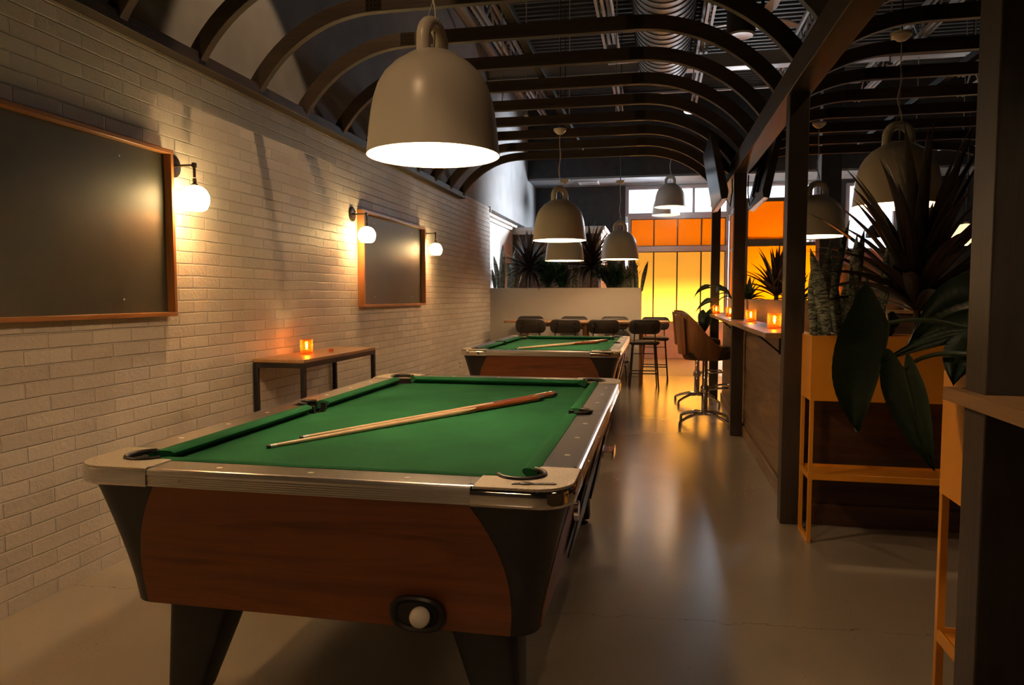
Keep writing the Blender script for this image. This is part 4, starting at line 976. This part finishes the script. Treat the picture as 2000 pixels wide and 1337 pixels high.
wood_box(.90, 1.14, 5.2, 7.62, 1.057, 1.258, 'weathered wood planter box on the divider behind the nearer candles')
wood_box(.90, 1.14, 7.80, 9.85, 1.057, 1.258, 'weathered wood planter box on the divider behind the further candles')
dracaena('spiky bronze dracaena in the box behind the candles, seen against the orange window', (1.00, 6.55, 1.22), .46, 52, .045, 31, cane=.08, low=.55)
dracaena('small dark plant with arching leaves in the further divider box', (.99, 8.4, 1.22), .28, 22, .05, 37, cane=.03, low=.4, matn='phil')
dracaena('small dark leafy plant at the near end of the divider box by the front post', (1.0, 5.6, 1.22), .24, 24, .05, 41, cane=.03, low=.4, matn='phil')
# climbing plant hanging over the far end of the ledge
t = thing('philodendron_plant', 'dark philodendron with heart shaped leaves hanging left of the far post, over the bar stools', 'plant', (0, 0, 0))
o0 = (.93, 9.55, 1.24)
for path, wl, wr, dl, dr in (
    (((.60, 9.0, 1.42), (.53, 8.97, 1.42), (.46, 8.95, 1.38), (.42, 8.95, 1.27)), .035, .04, (0, .5, .9), (0, -.6, -.7)),
    (((.62, 9.0, 1.25), (.56, 8.97, 1.26), (.50, 8.95, 1.2), (.44, 8.95, 1.10)), .04, .045, (0, .5, .9), (0, -.6, -.7)),
    (((.57, 9.0, 1.10), (.56, 8.94, 1.05), (.55, 8.92, .95), (.54, 8.93, .84)), .09, .09, (-1, .2, 0), (1, .2, 0)),
    (((.70, 9.1, 1.38), (.72, 9.05, 1.42), (.78, 9.0, 1.40), (.84, 9.0, 1.30)), .05, .05, (0, .6, .8), (0, -.7, -.6))):
    b = V(path[0]); big_leaf(t, path, wl, wr, dl, dr, (o0, (.85, 9.4, 1.42), tuple(b + V((.10, .12, .08))), path[0]))

# ------------------------------------------------------------------ orange steel planter stands
def planter_stand(label, lx):
    t = thing('planter_stand', label, 'planter', (0, 0, 0), 0, 'orange steel planter stands'); w_ = .02; D = .25; z0, z1 = .757, 1.097; th = .004
    MB().box((0, 0, z0), (lx, th, z1)).box((0, D - th, z0), (lx, D, z1)).box((0, th, z0), (th, D - th, z1)).box((lx - th, th, z0), (lx, D - th, z1)).box((th, th, z0), (lx - th, D - th, z0 + th)).obj('trough', 'orange', t, smooth=False)
    MB().box((th, th, z1 - .06), (lx - th, D - th, z1 - .04)).obj('soil', 'soil', t, smooth=False)
    for x in (0, lx - w_):
        for y_ in (0, D - w_): B((x, y_, .018), (x + w_, y_ + w_, z0)).obj('leg', 'orange', t, bevel=.0015)
        B((x, 0, 0), (x + w_, D, .018)).obj('floor_rail', 'orange', t, bevel=.0015)
    MB().box((w_, .002, .352), (lx - w_, D - .002, .358)).box((w_, .0, .34), (lx - w_, .006, .372)).box((w_, D - .006, .34), (lx - w_, D, .372)).box((.0, w_, .34), (.006, D - w_, .372)).box((lx - .006, w_, .34), (lx, D - w_, .372)).obj('shelf', 'orange', t, smooth=False)
    return t
ps = planter_stand('orange steel planter stand with snake plants and spiky dracaena, standing by the walnut panel', 1.25); ps.location = (.785, 3.95, 0)
dup(ps, (.775, 1.915, 0), 0, 'orange steel planter stand nearest the viewer, half hidden behind the right post')
snake_plant('tall banded snake plant at the left end of the far orange planter', (.90, 4.07, 1.05), (.54, .40, .50, .67, .44, .36, .58), 52, .08, .07, .066)
snake_plant('second banded snake plant, right of the leftmost one in the far orange planter', (1.06, 4.07, 1.05), (.60, .42, .36, .48, .54), 61, .07, .06, .056)
dracaena('large spiky bronze dracaena filling the far orange planter on the right', (1.31, 4.05, 1.06), .86, 74, .075, 63, cane=.16, low=.5)
t = thing('cactus_plant', 'small dark segmented cactus between the snake plants and the big dracaena', 'plant', (1.15, 4.02, 1.05))
mb = MB(); r_ = random.Random(4)
for k in range(4):
    p = V((r_.uniform(-.03, .03), r_.uniform(-.03, .03), 0)); d = V((r_.uniform(-.5, .7), r_.uniform(-.3, .2), 1)).normalized()
    for s in range(3):
        mb.sphere(p + d * .03, .024, 8, 6, 1.5); p = p + d * .058; d = (d + V((r_.uniform(-.5, .6), 0, 0))).normalized()
mb.obj('segment', 'phil', t)
# philodendron in the near planter
t = thing('philodendron_plant', 'big leaved dark green philodendron hanging out of the near orange planter', 'plant', (0, 0, 0))
cr = (1.00, 2.04, 1.055)
MB().tube([(1.0, 2.04, 1.04), (.99, 2.04, 1.12), (.96, 2.04, 1.2)], [.02, .018, .012], 10).obj('stem', 'stem', t)
big_leaf(t, ((.611, 2.10, 1.229), (.605, 2.09, 1.13), (.565, 2.08, 1.01), (.538, 2.08, .93)), .135, .07, (-1, -.15, .05), (.12, .95, -.1), ((.98, 2.05, 1.10), (.86, 2.05, 1.20), (.73, 2.08, 1.26), (.611, 2.10, 1.229)))
big_leaf(t, ((.622, 2.0, 1.115), (.640, 1.985, 1.03), (.655, 1.98, .94), (.697, 1.98, .855)), .065, .055, (-.9, .35, .08), (.45, -.85, 0), ((.99, 2.03, 1.07), (.86, 2.0, 1.14), (.70, 1.97, 1.20), (.622, 2.0, 1.115)))
big_leaf(t, ((.90, 2.20, 1.27), (.82, 2.17, 1.275), (.74, 2.15, 1.25), (.672, 2.13, 1.17)), .10, .10, (-.15, .35, 1), (.1, -.45, -1), ((.99, 2.05, 1.15), (.97, 2.10, 1.24), (.94, 2.18, 1.28), (.90, 2.20, 1.27)))
big_leaf(t, ((.80, 2.02, 1.20), (.775, 2.0, 1.18), (.745, 2.0, 1.14), (.735, 1.99, 1.075)), .055, .055, (-.9, .3, 0), (.9, -.3, 0), ((.98, 2.04, 1.12), (.92, 2.03, 1.18), (.85, 2.02, 1.22), (.80, 2.02, 1.20)))
big_leaf(t, ((.79, 2.05, 1.205), (.72, 2.04, 1.20), (.66, 2.03, 1.175), (.565, 2.02, 1.125)), .022, .022, (0, .4, 1), (0, -.5, -1), ((.98, 2.04, 1.10), (.93, 2.04, 1.17), (.86, 2.05, 1.21), (.79, 2.05, 1.205)))
big_leaf(t, ((1.15, 2.05, 1.25), (1.24, 2.02, 1.27), (1.33, 2.0, 1.22), (1.40, 1.99, 1.10)), .10, .10, (0, .5, .9), (0, -.6, -.8), ((1.0, 2.04, 1.10), (1.02, 2.05, 1.2), (1.08, 2.05, 1.26), (1.15, 2.05, 1.25)))
big_leaf(t, ((1.05, 2.2, 1.33), (1.08, 2.25, 1.40), (1.14, 2.3, 1.43), (1.22, 2.36, 1.38)), .10, .10, (-.7, .6, 0), (.7, -.6, 0), ((1.0, 2.05, 1.12), (1.0, 2.1, 1.24), (1.03, 2.16, 1.30), (1.05, 2.2, 1.33)))

# ------------------------------------------------------------------ bar side background
t = thing('storage_cabinet', 'honey coloured wood cabinet with panelled doors below the bright right window', 'cabinet', (2.86, 12.0, 0))
MB().box((0, 0, 0), (1.0, .45, 1.76)).obj('carcass', 'cabwood', t, bevel=.003); B((-.02, -.03, 1.76), (1.02, .46, 1.80)).obj('top', 'cabwood', t, bevel=.004)
for i in range(2):
    x = .03 + i * .48; f = MB()
    for z0, z1 in ((.08, .95), (1.0, 1.72)):
        d = MB().box((x, -.02, z0), (x + .07, 0, z1)).box((x + .39, -.02, z0), (x + .46, 0, z1)).box((x + .07, -.02, z0), (x + .39, 0, z0 + .07)).box((x + .07, -.02, z1 - .07), (x + .39, 0, z1)).box((x + .07, -.012, z0 + .07), (x + .39, 0, z1 - .07)).box((x + .11, -.02, z0 + .11), (x + .35, -.012, z1 - .11)).obj('door', 'cabwood', t, bevel=.002)
        MB().sphere((x + (.43 if i == 0 else .03), -.03, (z0 + z1) / 2), .012, 10, 8).obj('knob', 'bronze', d)
t = thing('potted_plant', 'small trailing plant in a pale pot on top of the wood cabinet', 'plant', (3.0, 12.18, 1.80))
MB().lathe([(.001, 0), (.06, 0), (.085, .13), (.078, .13), (.055, .02), (.001, .02)], 20).obj('pot', 'ivory', t)
mb = MB(); r_ = random.Random(12)
for i in range(60): blade(mb, (r_.uniform(-.05, .05), r_.uniform(-.05, .05), .11), r_.uniform(0, 6.28), r_.uniform(.1, 1.3), r_.uniform(.12, .26), .035, 1.6, 6, .15)
mb.obj('foliage', 'phil', t)
t = thing('globe_pendant', 'round glowing pendant lamp behind the spiky leaves at the right', 'pendant lamp', (3.39, 9.0, 1.88))
MB().lathe([(.14, .0), (.15, .05), (.145, .12), (.12, .18), (.07, .225), (.001, .24)], 30).obj('shade', emis('pendant_glow', (1, .72, .38), 1.5), t)
MB().lathe([(.02, .235), (.03, .26), (.006, .28), (.005, 3.36)], 12).obj('rod', 'blksteel', t); MB().sphere((0, 0, .09), .04, 14, 10).obj('light_bulb', 'bulb', t)
point('pendant_light', (0, 0, -.05), 14, WARM, .05, t)
t = thing('small_bell_pendant', 'small dark pendant silhouetted in the bright right window', 'pendant lamp', (3.93, 14.6, 2.40))
MB().lathe([(.13, 0), (.125, .06), (.10, .16), (.05, .22), (.02, .24), (.004, .27), (.004, 1.21)], 24).obj('shade', 'tvb', t)
t = thing('lit_sign', 'small pink lit framed panel in the dark bar at the right', 'sign', (4.02, 11.62, 1.42))
MB().box((0, 0, 0), (.30, .05, .40)).box((.12, .01, -.32), (.18, .04, 0)).obj('case', 'tvb', t, bevel=.004); B((.02, -.004, .02), (.28, 0, .38)).obj('face', emis('pink_sign_face', (1, .22, .30), 1.6), t, smooth=False)
MB().box((.05, -.006, .28), (.25, -.004, .34)).box((.06, -.006, .08), (.16, -.004, .16)).box((.18, -.006, .06), (.24, -.004, .2)).obj('print', emis('sign_print', (1, .75, .65), 1.5), t, smooth=False)
t = thing('neon_tube', 'thin green neon tube at the edge of the right post', 'light', (4.31, 11.0, 1.10))
MB().tube([(0, 0, .2), (0, 0, .82)], .014, 10).obj('tube', emis('green_neon', (.02, .9, .42), 2.2), t); MB().box((-.03, .02, -1.10), (.03, .05, .82)).obj('backing', 'tvb', t)
t = thing('back_bar', 'dark bar counter deep in the room at the right', 'counter', (3.2, 10.9, 0))
MB().box((0, .6, 0), (3.5, 1.0, 1.05)).obj('body', 'walnut', t); B((-.05, .5, 1.05), (3.55, 1.05, 1.10)).obj('top', 'oakx', t, bevel=.004)
for i, x in enumerate((3.62, 3.78, 3.9, 4.5, 4.66)):
    o = MB().lathe([(.001, 0), (.034, 0), (.036, .02), (.036, .17), (.014, .22), (.013, .29), (.001, .29)], 16).obj('bottle', ('ivory', 'dice', 'amber', 'rubber', 'amber')[i]); o.location = (x, 11.62, 1.10)
    tag(o, ('white bottle on the back bar left of the other bottles', 'red bottle on the back bar', 'amber bottle on the back bar beside the red one', 'dark bottle on the back bar', 'amber bottle at the right end of the back bar')[i], 'bottle', 'bottles on the back bar')
for x, y_, z_, rz, lab in ((3.32, 11.0, 3.14, 25, 'short lit strip light in the dark upper right'), (3.75, 11.0, 3.32, 0, 'longer lit strip light beside the right post')):
    t = thing('strip_light', lab, 'light', (x, y_, z_), 0, 'strip lights')
    e = (.30, 0, .13) if rz else (.62, .0, .02)
    MB().tube([(0, 0, 0), e], .014, 8).obj('tube', 'disc', t); MB().tube([(e[0] / 2, 0, e[2] / 2 + .014), (e[0] / 2, 0, 5.25 - z_)], .005, 6).obj('rod', 'steel', t)
